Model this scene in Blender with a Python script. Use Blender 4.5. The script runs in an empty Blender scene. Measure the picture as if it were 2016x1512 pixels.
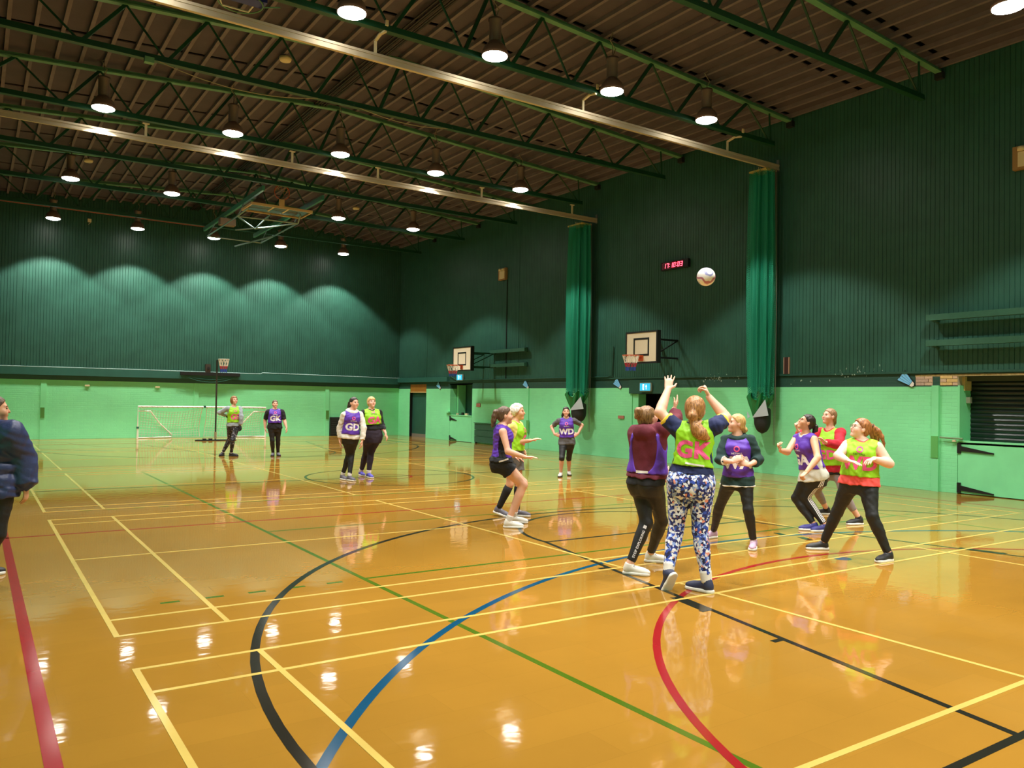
import bpy, math, random
import numpy as np
from mathutils import Vector, Matrix, Quaternion
from mathutils.bvhtree import BVHTree

random.seed(7)
SC = bpy.context.scene
COL = SC.collection

# ------------------------------------------------------------------ camera
CAM = np.array([-0.8754, -6.2195, 1.7102])
FPX, YAW, PIT, ROL = 1572.92, 0.5925, 0.0199, 0.0169
_fw = np.array([math.sin(YAW)*math.cos(PIT), math.cos(YAW)*math.cos(PIT), math.sin(PIT)])
_r = np.array([math.cos(YAW), -math.sin(YAW), 0.0]); _u = np.cross(_r, _fw)
_R = _r*math.cos(ROL)+_u*math.sin(ROL); _U = -_r*math.sin(ROL)+_u*math.cos(ROL)
cam_data = bpy.data.cameras.new('camera')
cam_data.sensor_width = 36.0; cam_data.lens = FPX/2016*36.0
cam_data.clip_start = 0.05; cam_data.clip_end = 200
cam = bpy.data.objects.new('camera', cam_data); COL.objects.link(cam)
cam.matrix_world = Matrix(((_R[0], _U[0], -_fw[0], CAM[0]), (_R[1], _U[1], -_fw[1], CAM[1]),
                           (_R[2], _U[2], -_fw[2], CAM[2]), (0, 0, 0, 1)))
SC.camera = cam

# ------------------------------------------------------------------ world, exposure
SC.view_settings.view_transform = 'Standard'
SC.view_settings.look = 'None'
SC.view_settings.gamma = 1.0
SC.view_settings.use_curve_mapping = False
SC.view_settings.exposure = 0.0
world = bpy.data.worlds.new('world'); SC.world = world
world.use_nodes = True
world.node_tree.nodes['Background'].inputs[0].default_value = (0.02, 0.022, 0.02, 1)
world.node_tree.nodes['Background'].inputs[1].default_value = 0.0
LAMP_W = 1500.0          # power of every high-bay lamp
LAMP_Z = 7.80
LAMP_COL = (1.0, 0.97, 0.90)

def lin(c):
    return tuple((x/255/12.92 if x/255 <= 0.04045 else ((x/255+0.055)/1.055)**2.4) for x in c)

# ------------------------------------------------------------------ materials
MATS = {}
def mat(name, rgb, rough=0.6, metal=0.0, noise=0.0, nscale=8.0, bump=0.0, bscale=60.0, emit=0.0, spec=0.5, coat=0.0):
    if name in MATS: return MATS[name]
    m = bpy.data.materials.new(name); m.use_nodes = True
    nt = m.node_tree; b = nt.nodes['Principled BSDF']
    c = lin(rgb)
    b.inputs['Base Color'].default_value = (*c, 1)
    b.inputs['Roughness'].default_value = rough
    b.inputs['Metallic'].default_value = metal
    b.inputs['Specular IOR Level'].default_value = spec
    b.inputs['Coat Weight'].default_value = coat
    if emit:
        b.inputs['Emission Color'].default_value = (*c, 1); b.inputs['Emission Strength'].default_value = emit
    geo = nt.nodes.new('ShaderNodeNewGeometry')
    if noise:
        n = nt.nodes.new('ShaderNodeTexNoise'); n.inputs['Scale'].default_value = nscale; n.inputs['Detail'].default_value = 4
        nt.links.new(geo.outputs['Position'], n.inputs['Vector'])
        mr = nt.nodes.new('ShaderNodeMapRange')
        mr.inputs['From Min'].default_value = 0.25; mr.inputs['From Max'].default_value = 0.75
        mr.inputs['To Min'].default_value = 1-noise; mr.inputs['To Max'].default_value = 1+noise
        nt.links.new(n.outputs['Fac'], mr.inputs['Value'])
        mx = nt.nodes.new('ShaderNodeVectorMath'); mx.operation = 'SCALE'
        mx.inputs[0].default_value = c; nt.links.new(mr.outputs['Result'], mx.inputs['Scale'])
        nt.links.new(mx.outputs['Vector'], b.inputs['Base Color'])
    if bump:
        n2 = nt.nodes.new('ShaderNodeTexNoise'); n2.inputs['Scale'].default_value = bscale; n2.inputs['Detail'].default_value = 3
        nt.links.new(geo.outputs['Position'], n2.inputs['Vector'])
        bp = nt.nodes.new('ShaderNodeBump'); bp.inputs['Strength'].default_value = bump; bp.inputs['Distance'].default_value = 0.01
        nt.links.new(n2.outputs['Fac'], bp.inputs['Height']); nt.links.new(bp.outputs['Normal'], b.inputs['Normal'])
    MATS[name] = m
    return m

def painted_brick(name, rgb):
    m = bpy.data.materials.new(name); m.use_nodes = True
    nt = m.node_tree; b = nt.nodes['Principled BSDF']; L = nt.links.new
    b.inputs['Roughness'].default_value = 0.55
    geo = nt.nodes.new('ShaderNodeNewGeometry'); sx = nt.nodes.new('ShaderNodeSeparateXYZ'); L(geo.outputs['Position'], sx.inputs[0])
    ad = nt.nodes.new('ShaderNodeMath'); L(sx.outputs['X'], ad.inputs[0]); L(sx.outputs['Y'], ad.inputs[1])
    cb = nt.nodes.new('ShaderNodeCombineXYZ'); L(ad.outputs[0], cb.inputs['X']); L(sx.outputs['Z'], cb.inputs['Y'])
    br = nt.nodes.new('ShaderNodeTexBrick'); L(cb.outputs[0], br.inputs['Vector'])
    br.inputs['Scale'].default_value = 1.0; br.inputs['Brick Width'].default_value = 0.225; br.inputs['Row Height'].default_value = 0.075
    br.inputs['Mortar Size'].default_value = 0.0045; br.inputs['Mortar Smooth'].default_value = 0.8; br.inputs['Bias'].default_value = 0
    c = np.array(lin(rgb))
    br.inputs['Color1'].default_value = (*c, 1); br.inputs['Color2'].default_value = (*(c*1.04), 1); br.inputs['Mortar'].default_value = (*(c*0.97), 1)
    n = nt.nodes.new('ShaderNodeTexNoise'); n.inputs['Scale'].default_value = 1.1; L(geo.outputs['Position'], n.inputs['Vector'])
    mr = nt.nodes.new('ShaderNodeMapRange'); mr.inputs['To Min'].default_value = 0.9; mr.inputs['To Max'].default_value = 1.1; L(n.outputs['Fac'], mr.inputs['Value'])
    sc = nt.nodes.new('ShaderNodeVectorMath'); sc.operation = 'SCALE'; L(br.outputs['Color'], sc.inputs[0]); L(mr.outputs[0], sc.inputs['Scale'])
    L(sc.outputs['Vector'], b.inputs['Base Color'])
    bp = nt.nodes.new('ShaderNodeBump'); bp.invert = True; bp.inputs['Strength'].default_value = 0.5; bp.inputs['Distance'].default_value = 0.008
    n2 = nt.nodes.new('ShaderNodeTexNoise'); n2.inputs['Scale'].default_value = 25; L(geo.outputs['Position'], n2.inputs['Vector'])
    mm = nt.nodes.new('ShaderNodeMath'); mm.operation = 'MULTIPLY_ADD'; mm.inputs[1].default_value = 0.35; L(n2.outputs['Fac'], mm.inputs[0]); L(br.outputs['Fac'], mm.inputs[2])
    L(mm.outputs[0], bp.inputs['Height']); L(bp.outputs['Normal'], b.inputs['Normal'])
    MATS[name] = m
    return m

def floor_material():
    m = bpy.data.materials.new('varnished_floor'); m.use_nodes = True
    nt = m.node_tree; b = nt.nodes['Principled BSDF']; L = nt.links.new
    geo = nt.nodes.new('ShaderNodeNewGeometry')
    br = nt.nodes.new('ShaderNodeTexBrick'); L(geo.outputs['Position'], br.inputs['Vector'])
    br.inputs['Scale'].default_value = 1.0; br.inputs['Brick Width'].default_value = 0.9; br.inputs['Row Height'].default_value = 0.3
    br.inputs['Mortar Size'].default_value = 0.0015
    c = np.array(lin((154, 111, 40)))
    br.inputs['Color1'].default_value = (*c, 1); br.inputs['Color2'].default_value = (*(c*0.93), 1); br.inputs['Mortar'].default_value = (*(c*0.86), 1)
    n = nt.nodes.new('ShaderNodeTexNoise'); n.inputs['Scale'].default_value = 0.9; n.inputs['Detail'].default_value = 6; L(geo.outputs['Position'], n.inputs['Vector'])
    mr = nt.nodes.new('ShaderNodeMapRange'); mr.inputs['To Min'].default_value = 0.84; mr.inputs['To Max'].default_value = 1.16; L(n.outputs['Fac'], mr.inputs['Value'])
    sc = nt.nodes.new('ShaderNodeVectorMath'); sc.operation = 'SCALE'; L(br.outputs['Color'], sc.inputs[0]); L(mr.outputs[0], sc.inputs['Scale'])
    L(sc.outputs['Vector'], b.inputs['Base Color'])
    # scuffed varnish: roughness varies, fine lengthwise ripple stretches the lamp reflections
    n3 = nt.nodes.new('ShaderNodeTexNoise'); n3.inputs['Scale'].default_value = 2.3; n3.inputs['Detail'].default_value = 5; L(geo.outputs['Position'], n3.inputs['Vector'])
    mr3 = nt.nodes.new('ShaderNodeMapRange'); mr3.inputs['To Min'].default_value = 0.02; mr3.inputs['To Max'].default_value = 0.085; L(n3.outputs['Fac'], mr3.inputs['Value'])
    L(mr3.outputs[0], b.inputs['Roughness'])
    b.inputs['IOR'].default_value = 1.5
    mp = nt.nodes.new('ShaderNodeMapping'); mp.inputs['Scale'].default_value = (5.5, 7.0, 1); L(geo.outputs['Position'], mp.inputs['Vector'])
    n2 = nt.nodes.new('ShaderNodeTexNoise'); n2.inputs['Scale'].default_value = 1.0; n2.inputs['Detail'].default_value = 2.0; L(mp.outputs[0], n2.inputs['Vector'])
    bp = nt.nodes.new('ShaderNodeBump'); bp.inputs['Strength'].default_value = 0.3; bp.inputs['Distance'].default_value = 0.0028
    L(n2.outputs['Fac'], bp.inputs['Height']); L(bp.outputs['Normal'], b.inputs['Normal'])
    MATS['floor'] = m
    return m

M_FLOOR = floor_material()
M_LGREEN = painted_brick('light_green_painted_brick', (128, 222, 158))
M_DBRICK = painted_brick('dark_green_painted_brick', (30, 72, 60))
M_LPAINT = mat('light_green_paint', (128, 222, 158), 0.5, noise=0.06, nscale=3)
M_DGREEN = mat('dark_green_board', (40, 84, 70), 0.42, noise=0.14, nscale=2.5, bump=0.15, bscale=30)
M_DPAINT = mat('dark_green_paint', (34, 78, 64), 0.5, noise=0.1, nscale=3)
M_LEDGE = mat('teal_green_ledge', (38, 92, 80), 0.5, noise=0.1, nscale=3)
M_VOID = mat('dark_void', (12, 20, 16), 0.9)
M_BLACK = mat('black_iron', (16, 17, 17), 0.5)
M_PANEL = mat('brown_roof_panel', (74, 66, 76), 0.85, noise=0.2, nscale=1.7, bump=0.2, bscale=20)
M_BATTEN = mat('brown_roof_batten', (108, 98, 104), 0.75, noise=0.15, nscale=4)
M_STEEL_D = mat('dark_green_steel', (12, 66, 38), 0.45, noise=0.12, nscale=5)
M_STEEL_L = mat('pale_green_steel', (92, 142, 104), 0.5, noise=0.15, nscale=5)
M_ALU = mat('aluminium_track', (196, 182, 154), 0.5, metal=0.4)
M_WHITE = mat('white_paint', (225, 222, 208), 0.45)
M_CREAM = mat('cream_plastic', (214, 198, 156), 0.5)
M_PIPE = mat('red_brown_pipe', (128, 62, 44), 0.5)

# ------------------------------------------------------------------ mesh helpers
class MB:
    def __init__(s): s.v = []; s.f = []
    def add(s, vs, fs):
        o = len(s.v); s.v += [tuple(map(float, p)) for p in vs]; s.f += [tuple(i+o for i in f) for f in fs]; return s
    def box(s, lo, hi):
        x0, y0, z0 = lo; x1, y1, z1 = hi
        return s.add([(x0,y0,z0),(x1,y0,z0),(x1,y1,z0),(x0,y1,z0),(x0,y0,z1),(x1,y0,z1),(x1,y1,z1),(x0,y1,z1)],
                     [(0,3,2,1),(4,5,6,7),(0,1,5,4),(1,2,6,5),(2,3,7,6),(3,0,4,7)])
    def cbox(s, c, d): return s.box([c[i]-d[i]/2 for i in range(3)], [c[i]+d[i]/2 for i in range(3)])
    def bevbox(s, lo, hi, b):   # chamfered on the four long (z) edges
        x0, y0, z0 = lo; x1, y1, z1 = hi
        P = [(x0+b,y0),(x1-b,y0),(x1,y0+b),(x1,y1-b),(x1-b,y1),(x0+b,y1),(x0,y1-b),(x0,y0+b)]
        return s.prism(P, z0, z1)
    def prism(s, P, z0, z1):
        n = len(P)
        return s.add([(p[0],p[1],z0) for p in P]+[(p[0],p[1],z1) for p in P],
                     [tuple(range(n-1,-1,-1)), tuple(range(n,2*n))]+[(i,(i+1)%n,n+(i+1)%n,n+i) for i in range(n)])
    def tube(s, pts, r, n=8, closed=False, cap=True):
        pts = [np.array(p, float) for p in pts]; m = len(pts)
        rs = r if hasattr(r, '__len__') else [r]*m
        o = len(s.v); up = None
        for i, p in enumerate(pts):
            if closed: t = pts[(i+1) % m]-pts[i-1]
            else: t = pts[min(i+1, m-1)]-pts[max(i-1, 0)]
            t = t/(np.linalg.norm(t)+1e-12)
            if up is None: up = np.array([0,0,1.0]) if abs(t[2]) < 0.9 else np.array([1.0,0,0])
            a = np.cross(t, up); a /= np.linalg.norm(a)+1e-12; b = np.cross(a, t); up = b
            for k in range(n):
                w = 2*math.pi*k/n+math.pi/n
                s.v.append(tuple(p+rs[i]*(a*math.cos(w)+b*math.sin(w))))
        rng = m if closed else m-1
        for i in range(rng):
            j = (i+1) % m
            for k in range(n):
                s.f.append((o+i*n+k, o+i*n+(k+1)%n, o+j*n+(k+1)%n, o+j*n+k))
        if cap and not closed:
            s.f.append(tuple(o+k for k in range(n-1,-1,-1))); s.f.append(tuple(o+(m-1)*n+k for k in range(n)))
        return s
    def bar(s, p, q, w, h):  # rectangular bar between two points
        p = np.array(p, float); q = np.array(q, float); t = q-p; t /= np.linalg.norm(t)
        up = np.array([0,0,1.0]) if abs(t[2]) < 0.95 else np.array([0,1.0,0])
        a = np.cross(t, up); a /= np.linalg.norm(a); b = np.cross(a, t)
        vs = [c+a*w/2*sa+b*h/2*sb for c in (p, q) for sa, sb in ((-1,-1),(1,-1),(1,1),(-1,1))]
        return s.add(vs, [(0,1,2,3),(7,6,5,4),(0,4,5,1),(1,5,6,2),(2,6,7,3),(3,7,4,0)])
    def lathe(s, prof, c=(0,0,0), n=20):
        o = len(s.v)
        for r, z in prof:
            for k in range(n):
                w = 2*math.pi*k/n
                s.v.append((c[0]+r*math.cos(w), c[1]+r*math.sin(w), c[2]+z))
        for i in range(len(prof)-1):
            for k in range(n):
                s.f.append((o+i*n+k, o+i*n+(k+1)%n, o+(i+1)*n+(k+1)%n, o+(i+1)*n+k))
        s.f.append(tuple(o+k for k in range(n-1,-1,-1))); s.f.append(tuple(o+(len(prof)-1)*n+k for k in range(n)))
        return s
    def mesh(s, name, m, smooth=False):
        me = bpy.data.meshes.new(name); me.from_pydata(s.v, [], s.f); me.materials.append(m)
        if smooth: me.polygons.foreach_set('use_smooth', [True]*len(me.polygons))
        me.update(); return me
    def build(s, name, m, parent=None, smooth=False):
        return link(name, s.mesh(name, m, smooth), parent)

def wloc(o):
    return Vector(o.location) if o.parent is None else Vector(o.location)+wloc(o.parent)
def link(name, data, parent=None, loc=None, rot=None):
    o = bpy.data.objects.new(name, data); COL.objects.link(o)
    if parent is not None:
        o.parent = parent
        if loc is None: o.location = -wloc(parent)      # mesh is written in world coordinates
    if loc is not None: o.location = loc
    if rot is not None: o.rotation_euler = rot
    return o
def tag(o, label=None, cat=None, group=None, kind=None):
    if label: o['label'] = label
    if cat: o['category'] = cat
    if group: o['group'] = group
    if kind: o['kind'] = kind
    return o
def empty(name, loc=(0,0,0), label=None, cat=None, group=None):
    o = link(name, None, None, loc); o.empty_display_size = 0.1
    return tag(o, label, cat, group)
def struct(o): o['kind'] = 'structure'; return o
def box(name, lo, hi, m, parent=None): return MB().box(lo, hi).build(name, m, parent)
# ================================================================== THE HALL
X0, X1, Y0, Y1 = -2.0, 15.4, -7.9, 27.3
XC = 6.7
def ceil_z(x): return 9.22-abs(x-XC)*0.060
ZG, ZB = 2.13, 2.42

floor = struct(box('floor', (X0-0.3, Y0-0.3, -0.2), (X1+1.2, Y1+0.3, 0.0), M_FLOOR))

# ---- painted court lines (thin coats on the floor)
LINE_MATS = {}
def line_mat(n, rgb):
    if n not in LINE_MATS:
        m = mat('court_paint_'+n, rgb, 0.14, noise=0.08, nscale=3)
        LINE_MATS[n] = m
    return LINE_MATS[n]
Y_ = line_mat('yellow', (196, 168, 88)); R_ = line_mat('red', (140, 26, 30)); K_ = line_mat('black', (34, 32, 26))
G_ = line_mat('green', (70, 96, 20)); B_ = line_mat('blue', (12, 68, 98))
LV = {id(Y_): 0.0022, id(R_): 0.0014, id(K_): 0.0018, id(G_): 0.0006, id(B_): 0.0010}
def strip(name, p, q, w, m, lvl=None):
    z = (lvl or LV[id(m)])
    p = np.array(p, float); q = np.array(q, float); t = q-p; t /= np.linalg.norm(t); a = np.array([-t[1], t[0]])*w/2
    P = [p-a, q-a, q+a, p+a]
    return MB().prism([tuple(x) for x in P], 0.0, z).build(name, m, floor)
def arc(name, c, r, a0, a1, w, m, n=72):
    z = LV[id(m)]; mb = MB(); V = []; F = []
    for i in range(n+1):
        a = math.radians(a0+(a1-a0)*i/n); d = np.array([math.cos(a), math.sin(a)])
        for rr in (r-w/2, r+w/2): V.append((c[0]+d[0]*rr, c[1]+d[1]*rr, z))
    F = [(2*i, 2*i+1, 2*i+3, 2*i+2) for i in range(n)]
    return mb.add(V, F).build(name, m, floor)
W = 0.04
for k, y0 in enumerate((-6.90, 0.0, 6.93, 13.85, 20.78)):       # five badminton courts side by side
    y1 = y0+6.1
    for x in (0.0, 13.4): strip('badminton_line', (x, y0-W/2), (x, y1+W/2), W, Y_)
    for x in (0.76, 12.64, 4.72, 8.68): strip('badminton_line', (x, y0), (x, y1), W, Y_, 0.0021)
    for y in (y0, y0+0.46, y1-0.46, y1): strip('badminton_line', (0, y), (13.4, y), W, Y_, 0.0023)
    for xa, xb in ((0, 4.72), (8.68, 13.4)): strip('badminton_line', (xa, y0+3.05), (xb, y0+3.05), W, Y_, 0.0020)
YM = 9.7                                                        # mid court of basketball / netball
for s in (-1, 1):
    by = YM+s*13.93; cy = by-s*1.575                            # basketball end
    a = (0, 180) if s < 0 else (180, 360)
    arc('basketball_line', (XC, cy), 6.25, *a, 0.06, K_)
    for xs in (-1, 1):
        strip('basketball_line', (XC+xs*6.25, cy), (XC+xs*6.25, by), 0.06, K_)
        strip('basketball_line', (XC+xs*1.8, by-s*5.8), (XC+xs*3.0, by), 0.05, K_)
        f = lambda d: (XC+xs*(3.0-1.2*d/5.8), by-s*d)           # along the key
        for d in (1.75, 2.6, 3.45, 4.3):
            p = f(d); strip('basketball_line', p, (p[0]+xs*0.12, p[1]), 0.05, K_, 0.0017)
        p0 = f(2.6); p1 = f(3.05)
        strip('basketball_line', (p0[0]+xs*0.04, p0[1]), (p1[0]+xs*0.04, p1[1]), 0.12, K_, 0.0016)
    strip('basketball_line', (XC-7.2, by), (XC+7.2, by), 0.05, K_, 0.0017)
    strip('basketball_line', (XC-1.8, by-s*5.8), (XC+1.8, by-s*5.8), 0.05, K_)
    arc('basketball_line', (XC, by-s*5.8), 1.8, *a, 0.05, K_, 48)
    arc('netball_line', (XC, YM+s*15.15), 4.87, *a, 0.055, R_)
    arc('hall_line', (XC, YM+s*16.75), 7.6, *((35, 145) if s < 0 else (215, 325)), 0.06, B_)
    strip('netball_line', (XC-7.23, YM+s*4.9), (XC+7.23, YM+s*4.9), 0.05, R_)
    strip('netball_line', (XC-7.23, YM+s*15.15), (XC+7.23, YM+s*15.15), 0.05, R_, 0.0013)
strip('netball_line', (XC-7.23, YM-15.15), (XC-7.23, YM+15.15), 0.075, R_); strip('netball_line', (XC+7.23, YM-15.15), (XC+7.23, YM+15.15), 0.075, R_)
strip('basketball_line', (XC-7.2, YM), (XC+7.2, YM), 0.05, K_)
arc('basketball_line', (XC, YM), 1.8, 0, 360, 0.05, K_); arc('netball_line', (XC, YM), 0.45, 0, 360, 0.05, R_, 36)
for x in (XC-4.48, XC+4.48): strip('volleyball_line', (x, -5.2), (x, 12.85), 0.05, G_)
for y in (-5.2, 0.83, 3.85, 6.85, 12.85): strip('volleyball_line', (XC-4.48, y), (XC+4.48, y), 0.05, G_, 0.0005)
for y in (0.81, 6.85):
    for k in range(5):
        strip('volleyball_line', (0.43+0.355*k, y), (0.58+0.355*k, y), 0.05, G_); strip('volleyball_line', (12.97-0.355*k, y), (12.82-0.355*k, y), 0.05, G_)
arc('court_spot', (7.22, -0.86), 0.05, 0, 360, 0.1, B_, 16)
for y in (0.55, 0.18): strip('court_tick', (7.95, y-0.1), (8.03, y+0.1), 0.09, K_)

# ---- walls
def wall_piece(mb, axis, a0, a1, z0, z1, d=0.3):
    if axis == 'R': mb.box((X1, a0, z0), (X1+d, a1, z1))
    elif axis == 'F': mb.box((a0, Y1, z0), (a1, Y1+d, z1))
    elif axis == 'L': mb.box((X0-d, a0, z0), (X0, a1, z1))
    else: mb.box((a0, Y0-d, z0), (a1, Y0, z1))
# right wall: brick below with four openings, boards above
mb = MB()
for a0, a1 in ((Y0, -0.9), (2.03, 10.15), (11.53, 20.75), (22.5, 24.6), (26.15, Y1)): wall_piece(mb, 'R', a0, a1, 0, ZG)
wall_right = struct(mb.build('wall_right', M_LGREEN))
mb = MB()
for a0, a1 in ((Y0, -0.9), (2.9, 10.15), (11.53, 20.75), (22.5, 24.6), (26.15, Y1)): wall_piece(mb, 'R', a0, a1, ZG, ZB)
wall_piece(mb, 'R', -0.9, 2.03, 2.34, ZB); wall_piece(mb, 'R', 2.39, 2.53, ZG, ZB)
wall_piece(mb, 'R', 2.03, 2.9, 2.36, ZB); wall_piece(mb, 'R', 2.03, 2.9, ZG, 2.15)
wall_piece(mb, 'R', 10.15, 11.53, 1.96, ZB); wall_piece(mb, 'R', 20.75, 22.5, 2.3, ZB); wall_piece(mb, 'R', 24.6, 26.15, 2.33, ZB)
mb.build('brick_band', M_DBRICK, wall_right)
box('board_backing', (X1+0.03, Y0, ZB), (X1+0.3, Y1, 9.3), M_VOID, wall_right)
BP = 0.095
def board_mesh(h):
    return MB().bevbox((-0.03, -BP/2+0.002, 0), (0.03, BP/2-0.002, h), 0.007).mesh('board', M_DGREEN)
bm_r = board_mesh(8.72-ZB)
n = int((Y1-Y0)/BP)
hid = MB()
for k in range(n):
    y = Y1-BP/2-k*BP; dx = random.uniform(-0.002, 0.002)
    if k < 290: link('board', bm_r, wall_right, (X1+0.022+dx, y, ZB))
    else: hid.bevbox((X1-0.008+dx, y-BP/2+0.002, ZB), (X1+0.052+dx, y+BP/2-0.002, 8.72), 0.007)
hid.build('boards', M_DGREEN, wall_right)['kind'] = 'stuff'
wall_far = MB(); wall_piece(wall_far, 'F', X0-0.3, X1+0.3, 0, ZG+0.3)
wall_far = struct(wall_far.build('wall_far', M_LGREEN))
box('board_backing', (X0-0.3, Y1+0.03, 2.4), (X1+0.3, Y1+0.3, 9.4), M_VOID, wall_far)
bm_f = board_mesh(9.3-2.6)
for k in range(int((X1-X0)/BP)+1):
    x = X1-BP/2-k*BP
    link('board', bm_f, wall_far, (x, Y1+0.022+random.uniform(-0.002, 0.002), 2.6), (0, 0, math.pi/2))
mb = MB(); wall_piece(mb, 'L', Y0, Y1, 0, ZG); wall_left = struct(mb.build('wall_left', M_LGREEN))
mb = MB(); wall_piece(mb, 'L', Y0, Y1, ZG, 9.3); mb.build('upper_cladding', M_DGREEN, wall_left)
mb = MB(); wall_piece(mb, 'B', X0-0.3, X1+0.3, 0, ZG); wall_back = struct(mb.build('wall_back', M_LGREEN))
mb = MB(); wall_piece(mb, 'B', X0-0.3, X1+0.3, ZG, 9.4); mb.build('upper_cladding', M_DGREEN, wall_back)
# joint strips on the cladding and a service ledge round the far corner
trim_1 = struct(MB().box((X0, Y1-0.09, 2.33), (X1, Y1, 2.60)).build('trim_1', M_LEDGE))
box('under_band', (X0, Y1-0.02, 2.16), (X1, Y1, 2.33), M_DPAINT, trim_1)
trim_2 = struct(MB().box((X1-0.12, 22.6, 2.42), (X1, Y1-0.09, 2.62)).build('trim_2', M_LEDGE))
trim_3 = struct(MB().box((X1-0.035, Y0, ZB-0.02), (X1+0.02, 22.6, ZB+0.03)).build('trim_3', M_DPAINT))
trim_4 = struct(MB().tube([(X0, Y1-0.08, 2.615), (4, Y1-0.07, 2.63), (9.0, Y1-0.08, 2.615), (9.1, Y1-0.06, 2.66), (X1, Y1-0.07, 2.615)], 0.016, 6).build('trim_4', mat('pale_conduit', (150, 178, 172), 0.4)))
trim_5 = struct(MB().tube([(X1-0.05, 22.5, 2.66), (X1-0.05, 21.9, 2.47), (X1-0.05, 12.6, 2.47), (X1-0.05, 12.4, 2.52), (X1-0.05, 12.35, 3.4)], 0.02, 6).build('trim_5', M_DPAINT))
trim_6 = struct(MB().tube([(X1-0.02, 18.35, 2.45), (X1-0.02, 18.35, 6.15)], 0.022, 6).build('trim_6', M_VOID))
trim_7 = struct(MB().box((X1-0.05, 2.39, 0), (X1, 2.53, ZG+0.02)).build('trim_7', M_LPAINT))
trim_8 = struct(MB().tube([(X0, Y1-0.2, 8.45), (6.6, Y1-0.2, 8.45)], 0.05, 8).build('trim_8', M_PIPE))
trim_9 = struct(MB().box((X1-0.03, 16.86, 0), (X1, 17.0, ZG)).build('trim_9', M_LPAINT))
trim_10 = struct(MB().box((X1-0.045, 6.0, 2.45), (X1, 6.12, 2.85)).build('trim_10', mat('dark_timber', (58, 34, 28), 0.6)))
for z in ((5.98, 6.0), (6.12, 6.14)): MB().box((X1-0.05, z[0], 2.45), (X1, z[1], 2.85)).build('edge_strip', mat('bare_timber', (176, 140, 116), 0.6), trim_10)
# vertical cover strips over board joints on both clad walls
for y in (24.6, 17.6): MB().box((X1-0.02, y-0.03, 2.6), (X1, y+0.03, 8.7)).build('cover_strip', M_DGREEN, wall_right)
for x in (6.35, 8.7, 0.4, 12.6): MB().box((x-0.02, Y1-0.012, 2.6), (x+0.02, Y1, 8.7)).build('cover_strip', M_DGREEN, wall_far)
for x in (1.22, 6.5, 11.95): MB().box((x-0.09, Y1-0.02, 0), (x+0.09, Y1, ZG+0.05)).build('pier_strip', M_LPAINT, wall_far)
mb = MB()
for x, z0 in ((1.2, 0.78), (11.97, 0.74)): MB().box((x-0.065, Y1-0.035, z0), (x+0.065, Y1-0.02, z0+0.37)).build('cover_plate', mat('olive_plate', (74, 128, 52), 0.6), wall_far)
box('cover_plate', (X1-0.065, 2.39, 0.68), (X1-0.05, 2.53, 1.12), mat('green_plate', (88, 166, 84), 0.6), wall_right)
MB().box((X1-0.04, 16.8, 0.55), (X1-0.03, 16.96, 1.0)).build('cover_plate', mat('green_plate', (88, 166, 84)), wall_right)
for x in (2.62, 5.05): MB().cbox((x, Y1-0.02, 1.98), (0.16, 0.04, 0.06)).build('wall_hook', M_CREAM, wall_far)
box('outlet_plate', (X1-0.03, 11.86, 1.2), (X1, 12.12, 1.29), mat('pink_brick', (172, 112, 92), 0.7), wall_right)
box('outlet_plate', (X1-0.03, 20.1, 1.42), (X1, 20.38, 1.56), mat('pink_brick', (172, 112, 92), 0.7), wall_right)
# chalky scuffs where the paint has flaked: small proud flakes
flake = mat('flaked_plaster', (150, 172, 156), 0.8)
for (yc, zc, nn) in ((8.35, 2.36, 26), (4.45, 2.42, 14), (3.95, 2.52, 12), (5.6, 2.2, 5), (7.7, 2.36, 6)):
    mb = MB()
    for i in range(nn):
        y = yc+random.gauss(0, 0.22); z = zc+random.gauss(0, 0.055); w = random.uniform(0.006, 0.02); h = random.uniform(0.006, 0.035); xf = X1-0.037 if ZB-.03 < z < ZB+.04 else X1-0.012
        pg = [(y+w*random.uniform(0.5, 1)*math.cos(t_), z+h*random.uniform(0.5, 1)*math.sin(t_)) for t_ in np.linspace(0, 6.28, 7)[:-1]]
        mb.add([(xf, *q) for q in pg]+[(X1, *q) for q in pg], [tuple(range(6)), tuple(range(11, 5, -1))]+[(i_, 6+i_, 6+(i_+1) % 6, (i_+1) % 6) for i_ in range(6)])
    mb.build('paint_flakes', flake, wall_right)['kind'] = 'stuff'

# ---- exposed bricks beside the shutter
bmats = [mat('bare_brick_a', (196, 168, 140), 0.85, noise=0.15, nscale=30), mat('bare_brick_b', (208, 178, 116), 0.85, noise=0.15, nscale=30), mat('bare_brick_c', (182, 156, 136), 0.85, noise=0.15, nscale=30)]
box('mortar_bed', (X1+0.012, 2.03, 2.15), (X1+0.28, 2.9, 2.36), mat('mortar', (190, 176, 150), 0.9), wall_right)
for r in range(3):
    z = 2.153+r*0.068
    for k, (a, b) in enumerate((((2.54, 2.70), (2.71, 2.89)), ((2.54, 2.62), (2.63, 2.89)), ((2.54, 2.70), (2.71, 2.89)))[r]):
        box('brick', (X1-0.004, a, z), (X1+0.1, b, z+0.060), bmats[2] if k else bmats[0], wall_right)
    for k, (a, b) in enumerate((((2.04, 2.13), (2.14, 2.38)), ((2.04, 2.25), (2.26, 2.38)), ((2.04, 2.13), (2.14, 2.38)))[r]):
        box('brick', (X1-0.004-0.006*k, a, z), (X1+0.1, b, z+0.060), bmats[1] if (k+r) % 2 else bmats[0], wall_right)

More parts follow.
